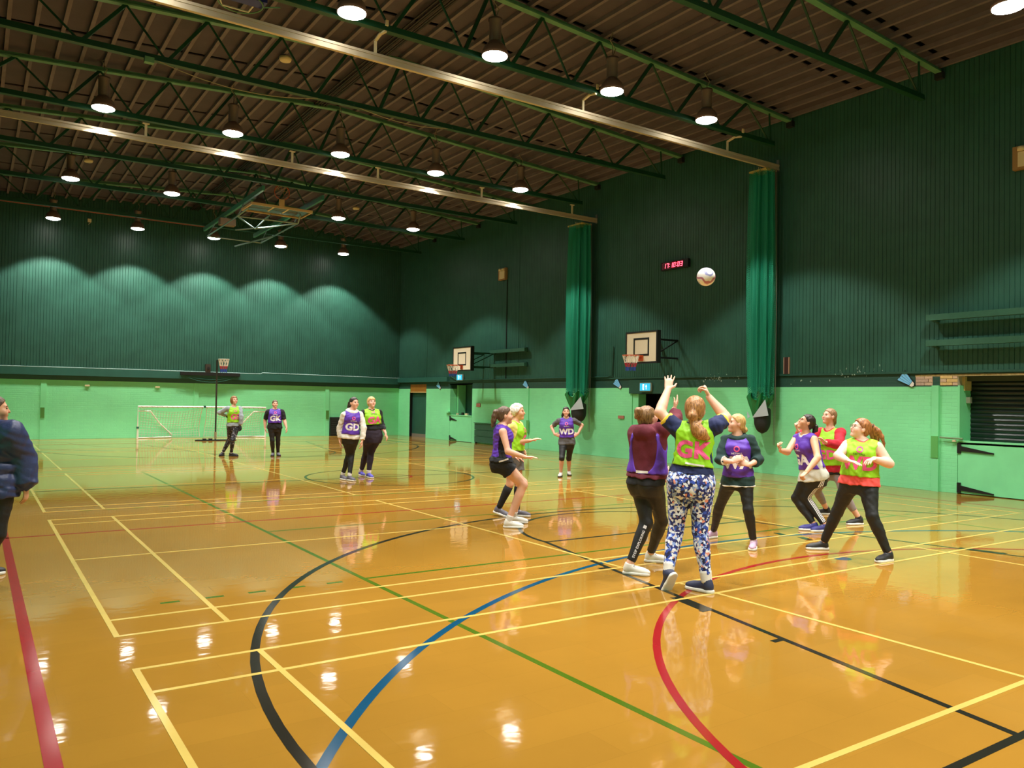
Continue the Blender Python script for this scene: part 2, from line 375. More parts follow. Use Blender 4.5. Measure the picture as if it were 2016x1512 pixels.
# ---- door and hatches of the right wall
def plain_door(name, lo, hi, m): return struct(MB().box(lo, hi).build(name, m))
door_1 = plain_door('door_1', (X1+0.12, 24.62, 0.14), (X1+0.17, 26.13, 1.98), M_DPAINT)
box('kick_plate', (X1+0.11, 24.62, 0.0), (X1+0.17, 26.13, 0.14), mat('grey_kickplate', (120, 110, 96), 0.5), door_1)
box('head_panel', (X1+0.02, 24.58, 1.98), (X1+0.1, 26.17, 2.33), mat('varnished_ply', (150, 98, 30), 0.5, noise=0.15, nscale=4), door_1)
box('head_rail', (X1+0.0, 24.58, 1.96), (X1+0.1, 26.17, 2.0), mat('pale_timber', (205, 170, 110), 0.6), door_1)
box('door_frame', (X1+0.0, 26.13, 0), (X1+0.3, 26.17, 1.98), M_VOID, door_1)
def hinge(y, z, parent, L=0.62):
    mb = MB(); x = X1-0.012
    mb.box((x-0.012, y-0.07, z-0.1), (x+0.01, y, z+0.1))
    mb.add([(x-0.012, y-0.07, z-0.055), (x-0.012, y-0.07-L, z-0.085), (x-0.012, y-0.07-L, z-0.06), (x-0.012, y-0.07, z+0.045),
            (x+0.01, y-0.07, z-0.055), (x+0.01, y-0.07-L, z-0.085), (x+0.01, y-0.07-L, z-0.06), (x+0.01, y-0.07, z+0.045)],
           [(0,1,2,3),(7,6,5,4),(0,4,5,1),(1,5,6,2),(2,6,7,3),(3,7,4,0)])
    return mb.build('strap_hinge', M_BLACK, parent)
def half_door(name, ya, yb, zt, hl):
    d = plain_door(name, (X1+0.0, ya+0.01, 0.015), (X1+0.05, yb-0.01, zt), M_LPAINT)
    box('top_rail', (X1-0.02, ya+0.01, zt), (X1+0.10, yb-0.01, zt+0.035), M_LPAINT, d)
    for z in (0.12, zt-0.12): hinge(yb, z, d, hl)
    return d
def recess(name, ya, yb, za, zb, depth, m):
    mb = MB()
    mb.box((X1+depth, ya-0.05, za), (X1+depth+0.05, yb+0.05, zb))                  # back
    mb.box((X1+0.3, ya-0.05, za), (X1+depth, ya, zb)); mb.box((X1+0.3, yb, za), (X1+depth, yb+0.05, zb))
    mb.box((X1+0.0, ya-0.05, zb), (X1+depth+0.05, yb+0.05, zb+0.04)); mb.box((X1+0.06, ya-0.05, za-0.04), (X1+depth+0.05, yb+0.05, za))
    return mb.build(name, m, wall_right)
door_2 = half_door('door_2', 20.75, 22.5, 1.03, 0.5)
recess('store_room', 20.75, 22.5, 0.0, 2.3, 0.7, mat('store_green', (48, 104, 86), 0.6))
MB().box((X1+0.31, 22.36, 1.05), (X1+0.66, 22.49, 2.28)).build('reveal', M_LPAINT, wall_right)
MB().bar((X1+0.6, 21.2, 0.9), (X1+0.6, 21.2, 2.28), 0.04, 0.04).build('inner_post', M_LEDGE, wall_right)
for i, y in enumerate((20.95, 21.15, 21.5, 21.62, 21.9)):
    MB().box((X1+0.02, y, 1.065), (X1+0.09, y+0.1+0.08*(i % 2), 1.11+0.03*(i % 3))).build('counter_box', [M_LEDGE, M_CREAM, M_BLACK][i % 3], wall_right)
box('shelf_bracket', (X1-0.10, 22.45, 1.14), (X1, 22.75, 1.19), M_LPAINT, wall_right)
door_3 = half_door('door_3', 10.15, 11.53, 1.0, 0.5)
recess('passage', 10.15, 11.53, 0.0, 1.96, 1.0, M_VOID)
MB().bar((X1+0.6, 10.62, 0.9), (X1+0.6, 10.62, 1.95), 0.04, 0.04).build('inner_post', mat('grey_post', (120, 124, 112), 0.5), wall_right)
box('header_panel', (X1-0.05, 9.95, 1.96), (X1+0.02, 11.62, 2.36), M_DPAINT, wall_right)
box('reveal', (X1+0.02, 11.28, 1.02), (X1+0.32, 11.53, 1.95), M_LPAINT, wall_right)
box('light_switch', (X1-0.005, 11.36, 1.3), (X1+0.02, 11.44, 1.38), M_CREAM, wall_right)
door_4 = half_door('door_4', -0.9, 2.03, 1.02, 0.62)
# roller shutter behind the last hatch
M_SHUT = mat('black_green_shutter', (18, 34, 28), 0.32, noise=0.1)
window_1 = struct(MB().box((X1+0.46, -0.95, 0.98), (X1+0.5, 2.0, 2.36)).build('window_1', M_VOID))
sl = MB(); zz = np.linspace(0, 0.092, 7)
V = []; F = []
for i, z in enumerate(zz):
    d = 0.022*math.sin(math.pi*i/6)
    V += [(-d, 0, z), (-d, 2.95, z)]
F = [(2*i, 2*i+2, 2*i+3, 2*i+1) for i in range(6)]
sl_me = MB().add(V, F).mesh('slat', M_SHUT)
for k in range(13): link('slat', sl_me, window_1, (X1+0.445, -0.95, 1.03+k*0.094))
box('shutter_box', (X1+0.25, -0.95, 2.24), (X1+0.46, 2.0, 2.4), mat('dark_olive', (52, 62, 40), 0.6), window_1)
box('reveal', (X1+0.002, 1.995, 1.02), (X1+0.44, 2.03, 2.15), M_LPAINT, window_1)
box('sill', (X1-0.0, -0.9, 0.98), (X1+0.46, 2.03, 1.02), M_LPAINT, window_1)
box('rough_plaster', (X1+0.16, 1.975, 2.05), (X1+0.42, 2.028, 2.33), mat('bare_brick_b', (208, 178, 116)), window_1)
box('lock_box', (X1+0.25, 1.92, 1.80), (X1+0.34, 1.995, 1.92), mat('grey_lock', (150, 150, 130), 0.5), window_1)
MB().tube([(X1-0.06, 2.35, 1.10), (X1-0.06, 1.9, 1.09)], 0.02, 8).build('door_bolt', mat('bolt_grey', (110, 140, 100), 0.4), door_4)
MB().lathe([(0.0, 0), (0.035, 0.005), (0.035, 0.04), (0, 0.045)], (X1-0.05, 2.07, 1.02), 12).build('knob', M_CREAM, door_4)
box('eroded_edge', (X1-0.005, -0.9, 2.335), (X1+0.05, 2.9, 2.375), mat('crumbled_mortar', (168, 150, 104), 0.9, noise=0.3, nscale=20), wall_right)
# low dark benches / grilles against the walls
vent = tag(empty('slatted_panel', (X1-0.05, 19.6, 0), 'low dark green slatted panel against the right wall, left of the white-haired player', 'panel'))
for k in range(3): MB().box((X1-0.07, 18.85, 0.05+k*0.245), (X1-0.005, 20.42, 0.28+k*0.245)).build('slat', mat('dark_bench', (50, 98, 76), 0.6, noise=0.12), vent)
box('top', (X1-0.10, 18.83, 0.78), (X1-0.005, 20.44, 0.81), mat('bench_top', (70, 130, 92), 0.5), vent)
for y in (18.9, 20.36): box('foot', (X1-0.065, y-0.04, 0), (X1-0.015, y+0.04, 0.06), M_BLACK, vent)
hb = tag(empty('heater_box', (12.3, Y1-0.1, 0), 'black louvred heater box standing at the foot of the far wall', 'heater'))
box('case', (12.08, Y1-0.14, 0.0), (12.62, Y1-0.002, 0.82), M_BLACK, hb)
for k in range(9): MB().box((12.12, Y1-0.155, 0.08+k*0.08), (12.58, Y1-0.14, 0.12+k*0.08)).build('louvre', mat('dark_grey', (40, 44, 42), 0.5), hb)

# ---- ceiling: pitched roof of panels between battens
def slope(x): return math.atan(0.060)*(1 if x < XC else -1)
V = [(X0-0.3, Y0-0.3, ceil_z(X0)+0.16), (XC, Y0-0.3, ceil_z(XC)+0.16), (X1+0.6, Y0-0.3, ceil_z(X1)+0.13), (X0-0.3, Y1+0.3, ceil_z(X0)+0.16), (XC, Y1+0.3, ceil_z(XC)+0.16), (X1+0.6, Y1+0.3, ceil_z(X1)+0.13)]
V += [(a, b, c+0.1) for a, b, c in V]
ceiling = struct(MB().add(V, [(0,3,4,1),(1,4,5,2),(6,7,10,9),(7,8,11,10),(0,1,7,6),(1,2,8,7),(3,9,10,4),(4,10,11,5),(0,6,9,3),(2,5,11,8)]).build('ceiling', M_VOID))
RP = 0.4515; PL = 1.9
xs = [x for x in (-0.505+RP*k for k in range(-3, 36)) if X0+0.02 < x < X1-0.02]
bat_me = MB().box((-0.035, Y0, -0.075), (0.035, Y1, 0.02)).mesh('batten', M_BATTEN)
for x in xs: link('batten', bat_me, ceiling, (x, 0, ceil_z(x)))
pan_me = MB().bevbox((-RP/2+0.02, -PL/2+0.06, 0.0), (RP/2-0.02, PL/2-0.06, 0.025), 0.01).mesh('roof_panel', M_PANEL)
spots = []
for x in [xs[0]-RP/2]+[x+RP/2 for x in xs]:
    if not (X0-0.1 < x < X1+0.2): continue
    for k in range(-5, 11):
        y = 8.85+PL*k
        if y < Y0 or y > Y1+0.6: continue
        d = np.array([x, y, 9.0])-CAM; zc = d@_fw
        vis = zc > 0.5 and abs(d@_R)/zc < 0.72 and (d@_U)/zc < 0.55
        spots.append((0 if vis else 1, np.linalg.norm(d), x, y))
spots.sort()
rest = MB()
for i, (_, _, x, y) in enumerate(spots):
    if i < 300: link('roof_panel', pan_me, ceiling, (x, y, ceil_z(x)+0.005), (0, -slope(x), 0))
    else: rest.box((x-RP/2+0.02, y-PL/2+0.06, ceil_z(x)+0.005), (x+RP/2-0.02, y+PL/2-0.06, ceil_z(x)+0.03))
rest.build('roof_panels', M_PANEL, ceiling)['kind'] = 'stuff'
# cable bundle along the ridge
for i in range(5): MB().tube([(6.1+0.07*i, Y0, 9.08), (6.05+0.07*i, 9, 9.08-0.02*(i % 2)), (6.1+0.07*i, Y1, 9.08)], 0.022, 6).build('ridge_cable', mat('black_cable', (30, 26, 22), 0.6), ceiling)
# ================================================================== ROOF STEEL
ZBOT = 7.84
def top_z(x): return ceil_z(x)-0.16
bn = [XC-0.5-1.42*k for k in range(5, -1, -1)]+[XC+0.5+1.42*k for k in range(6)]
bn[0] = -1.2; bn[-1] = 14.6
tn = [(bn[i]+bn[i+1])/2 for i in range(len(bn)-1)]
def make_truss():
    t = empty('roof_truss')
    mb = MB()
    for a, b in ((X0, XC), (XC, X1)):
        mb.bar((a, 0, top_z(a)), (b, 0, top_z(b)), 0.13, 0.03); mb.bar((a, 0, top_z(a)+0.05), (b, 0, top_z(b)+0.05), 0.02, 0.09)
    mb.build('top_chord', M_STEEL_L, t)
    MB().bar((bn[0]-0.1, 0, ZBOT), (bn[-1]+0.1, 0, ZBOT), 0.12, 0.03).bar((bn[0]-0.1, -0.035, ZBOT+0.05), (bn[-1]+0.1, -0.035, ZBOT+0.05), 0.02, 0.09).bar((bn[0]-0.1, 0.035, ZBOT+0.05), (bn[-1]+0.1, 0.035, ZBOT+0.05), 0.02, 0.09).build('bottom_chord', M_STEEL_D, t)
    for i, x in enumerate(tn):
        MB().bar((x, 0, top_z(x)), (bn[i], 0, ZBOT+0.03), 0.06, 0.06).build('web_strut', M_STEEL_D, t)
        MB().tube([(x, 0, top_z(x)), (bn[i+1], 0, ZBOT+0.03)], 0.022, 6).build('web_rod', M_STEEL_D, t)
    for a, b in ((bn[-1], 15.2), (bn[0], -1.8)):
        MB().tube([(a, 0, ZBOT+0.03), ((a+b)/2-0.35*(1 if b > a else -1), 0, top_z(a)+0.02)], 0.022, 6).build('web_rod', M_STEEL_D, t)
    for x in (X0+0.06, X1-0.06): MB().cbox((x, 0, top_z(x)-0.06), (0.12, 0.16, 0.14)).build('bearing_plate', M_VOID, t)
    return t
def copy_tree(o, parent=None):
    c = o.copy(); COL.objects.link(c)
    if parent is not None: c.parent = parent
    for ch in list(o.children): copy_tree(ch, c)
    return c
TY = [-4.8, -1.2, 2.4, 6.0, 9.6, 13.2, 16.8, 20.4, 24.0]
TL = {2.4: 'green steel roof truss nearest the camera, in the top right corner', 6.0: 'green steel roof truss carrying the nearer pale net track on arms',
      9.6: 'green steel roof truss between the two net tracks, with a drooping cable', 13.2: 'green steel roof truss directly above the farther pale net track',
      16.8: 'dim green roof truss in front of the folded glass backboard', 20.4: 'dim green roof truss just behind the folded glass backboard',
      24.0: 'dark green roof truss closest to the far wall', -1.2: 'green steel roof truss overhead behind the top edge of the view', -4.8: 'green steel roof truss behind the photographer'}
tr0 = make_truss()
for i, y in enumerate(TY):
    t = tr0 if i == 0 else copy_tree(tr0)
    t.location = (0, y, 0); tag(t, TL[y], 'roof truss', 'roof trusses')
# drooping cables along one truss
def droop(p, q, sag, n=14):
    p = np.array(p, float); q = np.array(q, float)
    return [p+(q-p)*i/n-np.array([0, 0, sag*4*(i/n)*(1-i/n)]) for i in range(n+1)]
for pts in (droop((1.7, 9.55, 7.85), (4.9, 9.55, 7.85), 0.22), droop((5.6, 9.55, 7.86), (8.0, 9.55, 7.86), 0.14)):
    tag(MB().tube(pts, 0.008, 5).build('sagging_cable', mat('pale_cable', (150, 140, 110), 0.6)), 'thin pale cable sagging below the middle truss ' + ('on the left' if pts[0][0] < 3 else 'near the roof ridge'), 'cable', 'sagging cables')
tag(MB().cbox((1.62, 9.5, 7.78), (0.16, 0.12, 0.1)).build('junction_box', M_STEEL_L), 'small pale green junction box under the middle truss', 'junction box')

# ================================================================== NET TRACKS AND NETS
def net_track(y, z, xend, label, arms, offset):
    t = empty('net_track', (X0, y, z), label, 'net track', 'net tracks')
    mb = MB(); mb.box((X0, y-0.045, z-0.06), (xend, y+0.045, z+0.05)); mb.box((X0, y-0.055, z-0.075), (xend, y-0.045, z-0.03)); mb.box((X0, y-0.055, z+0.015), (xend, y-0.045, z+0.06))
    mb.build('rail', M_ALU, t)
    for x in arms:
        if offset:
            mb = MB().bar((x, y, z+0.05), (x, y, z+0.30), 0.05, 0.02).bar((x, y, z+0.29), (x, y-0.22, z+0.34), 0.05, 0.03).bar((x, y-0.22, z+0.33), (x, y-0.40, z+0.30), 0.05, 0.03)
            MB().box((x-0.45, y-0.02, z+0.05), (x+0.45, y+0.05, z+0.075)).build('splice_plate', M_WHITE, t)
            MB().cbox((x, y-0.45, z+0.42), (0.05, 0.03, 0.09)).build('clip', M_CREAM, t)
        else:
            mb = MB().bar((x, y, z+0.05), (x, y, z+0.36), 0.05, 0.03).bar((x-0.07, y, z+0.35), (x+0.07, y, z+0.35), 0.06, 0.02)
        mb.build('hanger_arm', M_CREAM, t)
    MB().cbox((xend+0.01, y, z+0.05), (0.03, 0.06, 0.28)).build('end_stop', mat('grey_steel', (130, 134, 130), 0.4, metal=0.5), t)
    return t
net_track(6.33, 7.50, 15.3, 'nearer pale aluminium net track crossing the roof with white joint plates', (0.3, 4.65, 9.19, 13.49), True)
net_track(13.2, 7.42, 15.3, 'farther aluminium net track lit by the lamps beside it', (-0.9, 2.18, 5.52, 7.82, 11.04, 14.33), False)

def net_material():
    m = bpy.data.materials.new('green_netting'); m.use_nodes = True
    nt = m.node_tree; b = nt.nodes['Principled BSDF']; L = nt.links.new
    b.inputs['Base Color'].default_value = (*lin((10, 140, 106)), 1); b.inputs['Roughness'].default_value = 0.6
    uv = nt.nodes.new('ShaderNodeUVMap'); sp = nt.nodes.new('ShaderNodeSeparateXYZ'); L(uv.outputs[0], sp.inputs[0])
    outs = []
    for sgn in (1, -1):
        a = nt.nodes.new('ShaderNodeMath'); a.operation = 'MULTIPLY_ADD'; a.inputs[1].default_value = sgn; L(sp.outputs['Y'], a.inputs[0]); L(sp.outputs['X'], a.inputs[2])
        f = nt.nodes.new('ShaderNodeMath'); f.operation = 'PINGPONG'; f.inputs[1].default_value = 0.5; L(a.outputs[0], f.inputs[0])
        c = nt.nodes.new('ShaderNodeMath'); c.operation = 'LESS_THAN'; c.inputs[1].default_value = 0.12; L(f.outputs[0], c.inputs[0]); outs.append(c)
    mx = nt.nodes.new('ShaderNodeMath'); mx.operation = 'MAXIMUM'; L(outs[0].outputs[0], mx.inputs[0]); L(outs[1].outputs[0], mx.inputs[1])
    L(mx.outputs[0], b.inputs['Alpha'])
    return m
M_NET = net_material()
def gathered_net(name, label, x, y, ztop, zbot, rx, ry, seed):
    rnd = random.Random(seed)
    t = empty(name, (x, y, 0), label, 'divider net', 'divider nets')
    for lay in range(2):
        V = []; F = []; UV = []
        N = 120; H = 40; per = 2*math.pi; ph = rnd.uniform(0, 6)
        for j in range(H+1):
            f = j/H; z = ztop+(zbot-ztop)*f
            bulge = 0.90+0.14*math.sin(math.pi*min(1, f*1.02))
            if lay: bulge *= 0.66
            for i in range(N+1):
                a = per*i/N
                fold = 1+0.20*math.sin(a*11+ph+0.6*math.sin(f*3))+0.10*math.sin(a*17+2*f)
                dz = 0 if j < H else 0.12*math.sin(a*9+ph)
                V.append((x+rx*bulge*fold*math.cos(a), y+ry*bulge*fold*math.sin(a), z+dz)); UV.append((i*0.5, (ztop-z)/0.045))
        for j in range(H):
            for i in range(N): F.append((j*(N+1)+i, j*(N+1)+i+1, (j+1)*(N+1)+i+1, (j+1)*(N+1)+i))
        me = bpy.data.meshes.new('netting'); me.from_pydata(V, [], F); me.materials.append(M_NET)
        ul = me.uv_layers.new(name='UVMap')
        idx = np.zeros(len(me.loops), int); me.loops.foreach_get('vertex_index', idx)
        ul.data.foreach_set('uv', np.array(UV)[idx].ravel())
        link('netting', me, t)
    # solid gathered foot of the net, slung in a black bag with a pale flap
    V = []; F = []; N = 54; H = 12; zf = zbot-0.02
    for j in range(H+1):
        f = j/H; z = zf-0.66*f; s = 1.02-0.86*f**1.1
        for i in range(N):
            a = per*i/N; fo = 1+0.20*math.sin(a*9+2*f)*(1-0.4*f)
            V.append((x-0.04*f+rx*s*fo*math.cos(a), y+0.05*f+ry*s*fo*math.sin(a), z+(0.10*math.sin(a*5+1) if j == 0 else 0)))
    for j in range(H):
        for i in range(N): F.append((j*N+i, j*N+(i+1) % N, (j+1)*N+(i+1) % N, (j+1)*N+i))
    F.append(tuple(H*N+i for i in range(N)))
    MB().add(V, F).build('gathered_foot', mat('green_skirt', (8, 120, 66), 0.35), t, True)
    zc = zf-0.52; V = []; F = []; bx_, by_ = x-0.02, y-0.10*ry/0.36
    for j in range(11):
        f = j/10; z = zc+0.08-0.46*f; s = math.sqrt(max(0.0, 1-max(0, (f-0.3)/0.7)**2))
        for i in range(28):
            a = 2*math.pi*i/28; rim = 0.16*math.cos(a-4.4)*(1-f/0.3) if f < 0.3 else 0.0
            V.append((bx_+rx*0.84*max(0.1, s)*math.cos(a), by_+ry*0.68*max(0.1, s)*math.sin(a), z+rim))
    for j in range(10):
        for i in range(28): F.append((j*28+i, j*28+(i+1) % 28, (j+1)*28+(i+1) % 28, (j+1)*28+i))
    F.append(tuple(10*28+i for i in range(28)))
    MB().add(V, F).build('bag', mat('black_sack', (30, 33, 32), 0.75, bump=0.3, bscale=25), t, True)
    k_ = ry/0.36
    for (pa, pb, pc) in (((-0.20, -0.36, 0.44), (-0.16, -0.44, 0.06), (-0.27, 0.02, 0.0)), ((-0.22, 0.26, 0.14), (-0.24, 0.22, -0.02), (-0.27, 0.10, 0.02))):
        P = [np.array((x+p[0], y+p[1]*k_, zc+p[2])) for p in (pa, pb, pc)]
        nrm = np.array([-0.012, 0, 0])
        MB().add(P+[p-nrm for p in P], [(0,1,2),(5,4,3),(0,3,4,1),(1,4,5,2),(2,5,3,0)]).build('flap', mat('pale_grey_cloth', (178, 190, 196), 0.7), t)
    for dy in (-0.52, -0.46):
        MB().tube([(x+0.1, y+dy*ry/0.42*0.9, ztop), (x+0.1, y+dy*ry/0.42, (ztop+zbot)/2), (x+0.12, y+dy*ry/0.42*0.92, zbot-1.2)], 0.007, 5).build('draw_cord', mat('pale_cord', (96, 94, 76), 0.7), t)
    MB().box((x-0.2, y-0.35*ry/0.42, ztop-0.02), (x+0.2, y+0.35*ry/0.42, ztop+0.02)).build('header_tape', mat('yellow_tape', (176, 160, 90), 0.6), t)
    for i in range(6): MB().tube([(x-0.15+0.06*i, y, ztop), (x-0.15+0.06*i, y, ztop+0.09)], 0.008, 5).build('curtain_hook', M_CREAM, t)
    return t
gathered_net('divider_net', 'gathered green divider net under the nearer track, its foot in a black bag', 15.02, 6.55, 7.40, 1.92, 0.22, 0.30, 3)
gathered_net('divider_net', 'gathered green divider net under the farther track, behind the grey-tee player', 15.0, 13.66, 7.30, 1.95, 0.24, 0.43, 5)

# ================================================================== LAMPS
ROWS = [(-0.4, [1.27, 3.97, 6.65, 9.34, 12.02]), (5.68, [1.27, 3.95, 6.65, 9.39, 12.07]), (12.82, [1.27, 3.98, 6.62, 9.34, 12.12]),
        (19.68, [1.26, 3.97, 6.62, 9.30, 12.14]), (26.0, [1.28, 4.0, 6.72, 9.34, 12.04]), (-6.5, [1.27, 3.97, 6.65, 9.34, 12.02])]
LN = {-0.4: 'overhead lamp row at the top edge', 5.68: 'lamp row beside the nearer net track', 12.82: 'lamp row above the farther net track',
      19.68: 'third lamp row back, before the folded backboard', 26.0: 'lamp row close to the far wall', -6.5: 'lamp row behind the photographer'}
ordn = ['leftmost', 'second from left', 'middle', 'second from right', 'rightmost']
M_HOUSE = mat('lamp_housing', (92, 76, 72), 0.4, noise=0.1)
M_BELL = mat('lamp_reflector', (124, 98, 94), 0.35)
M_LENS = mat('lamp_lens', (255, 250, 240), 0.3, emit=22.0)
def make_lamp():
    t = empty('high_bay_lamp')
    MB().lathe([(0.09, 0.26), (0.11, 0.29), (0.11, 0.62), (0.128, 0.63), (0.128, 0.67), (0.05, 0.68)], n=18).build('ballast_housing', M_HOUSE, t, True)
    MB().lathe([(0.240, 0.012), (0.236, 0.06), (0.20, 0.16), (0.13, 0.24), (0.10, 0.27)], n=24).build('bell_reflector', M_BELL, t, True)
    MB().lathe([(0.224, 0.012), (0.222, -0.004), (0.15, -0.035), (0.03, -0.05)], n=24).build('lens', M_LENS, t, True)
    MB().tube([(0.19*math.cos(a), 0.19*math.sin(a), 0.16) for a in np.linspace(0, 2*math.pi, 18, endpoint=False)], 0.012, 5, closed=True).build('clamp_ring', M_HOUSE, t)
    sp = bpy.data.lights.new('lamp_beam', 'SPOT'); sp.energy = LAMP_W; sp.color = LAMP_COL; sp.spot_size = math.radians(102); sp.spot_blend = 0.22; sp.shadow_soft_size = 0.16
    link('lamp_beam', sp, t, (0, 0, -0.07))
    return t
lamp0 = make_lamp(); first = True
for y, xs_ in ROWS:
    for i, x in enumerate(xs_):
        t = lamp0 if first else copy_tree(lamp0); first = False
        t.location = (x, y, LAMP_Z)
        vis = {5.68: {1: 'leftmost', 2: 'second from left', 3: 'second from right', 4: 'rightmost'}, -0.4: {4: 'only visible'}}.get(y, {k: ordn[k] for k in range(5)})
        lab = f"{vis.get(i, ordn[i]+' hidden')} glowing high-bay lamp of the {LN[y]}"
        tag(t, lab, 'lamp', 'high-bay lamps')
        zt = ceil_z(x)-0.03
        MB().tube([(x, y, LAMP_Z+0.67), (x+0.05, y-0.03, LAMP_Z+0.85), (x-0.05, y+0.02, LAMP_Z+1.02), (x+0.01, y, zt)], 0.009, 5).build('supply_cable', mat('pale_cable', (150, 140, 110)), t)
        MB().tube([(x, y, LAMP_Z+0.67), (x, y, zt)], 0.006, 5).build('chain', M_HOUSE, t)

# ================================================================== BACKBOARDS ON THE RIGHT WALL
M_BOARD = mat('cream_backboard', (226, 214, 186), 0.5); M_ORANGE = mat('orange_ring', (196, 84, 44), 0.4)
N_WHITE = mat('net_white', (222, 214, 196), 0.7); N_RED = mat('net_red', (178, 44, 60), 0.7); N_BLUE = mat('net_blue', (36, 70, 160), 0.7)
def ring_net(t, c, r, h, n=10, bands=((0, 0.5, N_WHITE), (0.5, 0.75, N_RED), (0.75, 1.0, N_BLUE)), cr=0.008):
    for f0, f1, m in bands:
        mb = MB(); R_f = lambda f: r*(1-0.42*min(1, f*1.3))
        steps = max(2, int(round((f1-f0)*6)))
        for k in range(n):
            for s in (-1, 1):
                pts = []
                for j in range(steps+1):
                    f = f0+(f1-f0)*j/steps; a = 2*math.pi*(k+s*f*1.5)/n
                    pts.append((c[0]+R_f(f)*math.cos(a), c[1]+R_f(f)*math.sin(a), c[2]-h*f))
                mb.tube(pts, cr, 4)
        mb.build('net', m, t)
def hoop(t, c, r, m, tr=0.011):
    return MB().tube([(c[0]+r*math.cos(a), c[1]+r*math.sin(a), c[2]) for a in np.linspace(0, 2*math.pi, 28, endpoint=False)], tr, 8, closed=True).build('ring', m, t, True)
def rect_lines(mb, x, y0, y1, z0, z1, w):
    for (a0, a1, b0, b1) in ((y0, y1, z0, z0+w), (y0, y1, z1-w, z1), (y0, y0+w, z0+w, z1-w), (y1-w, y1, z0+w, z1-w)): mb.box((x-0.004, a0, b0), (x, a1, b1))
def wall_board(label, yc, xf, w, z0, z1, armlen):
    t = empty('basketball_backboard', (xf, yc, z0), label, 'backboard', 'wall backboards')
    ya, yb = yc-w/2, yc+w/2
    MB().box((xf, ya, z0), (xf+0.03, yb, z1)).build('board', M_BOARD, t)
    mb = MB(); rect_lines(mb, xf, yc-0.31, yc+0.31, z0+0.16, z0+0.66, 0.055); mb.build('target_square', M_BLACK, t)
    mb = MB(); e = 0.045
    mb.box((xf-0.01, ya-e, z0-e), (xf+0.13, ya, z1+e)); mb.box((xf-0.01, yb, z0-e), (xf+0.13, yb+e, z1+e)); mb.box((xf-0.01, ya, z0-e), (xf+0.13, yb, z0)); mb.box((xf-0.01, ya, z1), (xf+0.13, yb, z1+e))
    mb.build('rim_frame', M_BLACK, t)
    mb = MB()
    for s in (-1, 1):
        mb.bar((xf+0.06, yc+s*0.35, z1-0.18), (X1, yc+s*0.35, z1-0.18), 0.05, 0.05); mb.bar((xf+0.06, yc+s*0.35, z0+0.12), (X1, yc+s*0.35, z0+0.12), 0.05, 0.05)
        mb.bar((xf+0.06, yc+s*0.35, z0+0.12), (X1, yc+s*0.35, z1-0.18), 0.03, 0.03)
    mb.build('support_frame', M_STEEL_D if armlen else M_BLACK, t)
    c = (xf-0.15-0.228, yc, z0+0.16)
    rg = hoop(t, c, 0.228, M_ORANGE)
    MB().box((xf-0.16, yc-0.07, z0+0.14), (xf, yc+0.07, z0+0.18)).box((xf-0.02, yc-0.09, z0+0.02), (xf, yc+0.09, z0+0.18)).build('ring_bracket', M_ORANGE, t)
    ring_net(t, c, 0.225, 0.42)
    return t
wall_board('black-rimmed basketball backboard above the exit sign, mounted on the right wall', 10.05, 14.35, 1.17, 2.82, 3.62, False)
wall_board('black-rimmed basketball backboard near the far corner, on long arms from the wall', 19.55, 14.2, 1.25, 2.80, 3.62, True)
# pairs of long horizontal storage arms
def arm_pair(label, ya, yb, zs, proud):
    t = empty('wall_arm_frame', (X1-0.1, (ya+yb)/2, zs[0]), label, 'wall frame')
    for z in zs:
        MB().box((X1-0.16-proud, ya, z-0.06), (X1-0.04-proud, yb, z+0.06)).build('arm', mat('green_arm', (46, 92, 72), 0.5, noise=0.1), t)
        for y in (ya+0.12, yb-0.12): MB().box((X1-0.05-proud, y-0.05, z-0.08), (X1, y+0.05, z+0.08)).build('bracket', M_DGREEN, t)
    return t
arm_pair('pair of dark green horizontal arms bolted to the wall beside the far backboard', 16.9, 19.2, (2.98, 3.50), 0.05)
arm_pair('pair of long green horizontal arms on the wall above the roller shutter', -0.8, 2.55, (3.0, 3.52), 0.10)

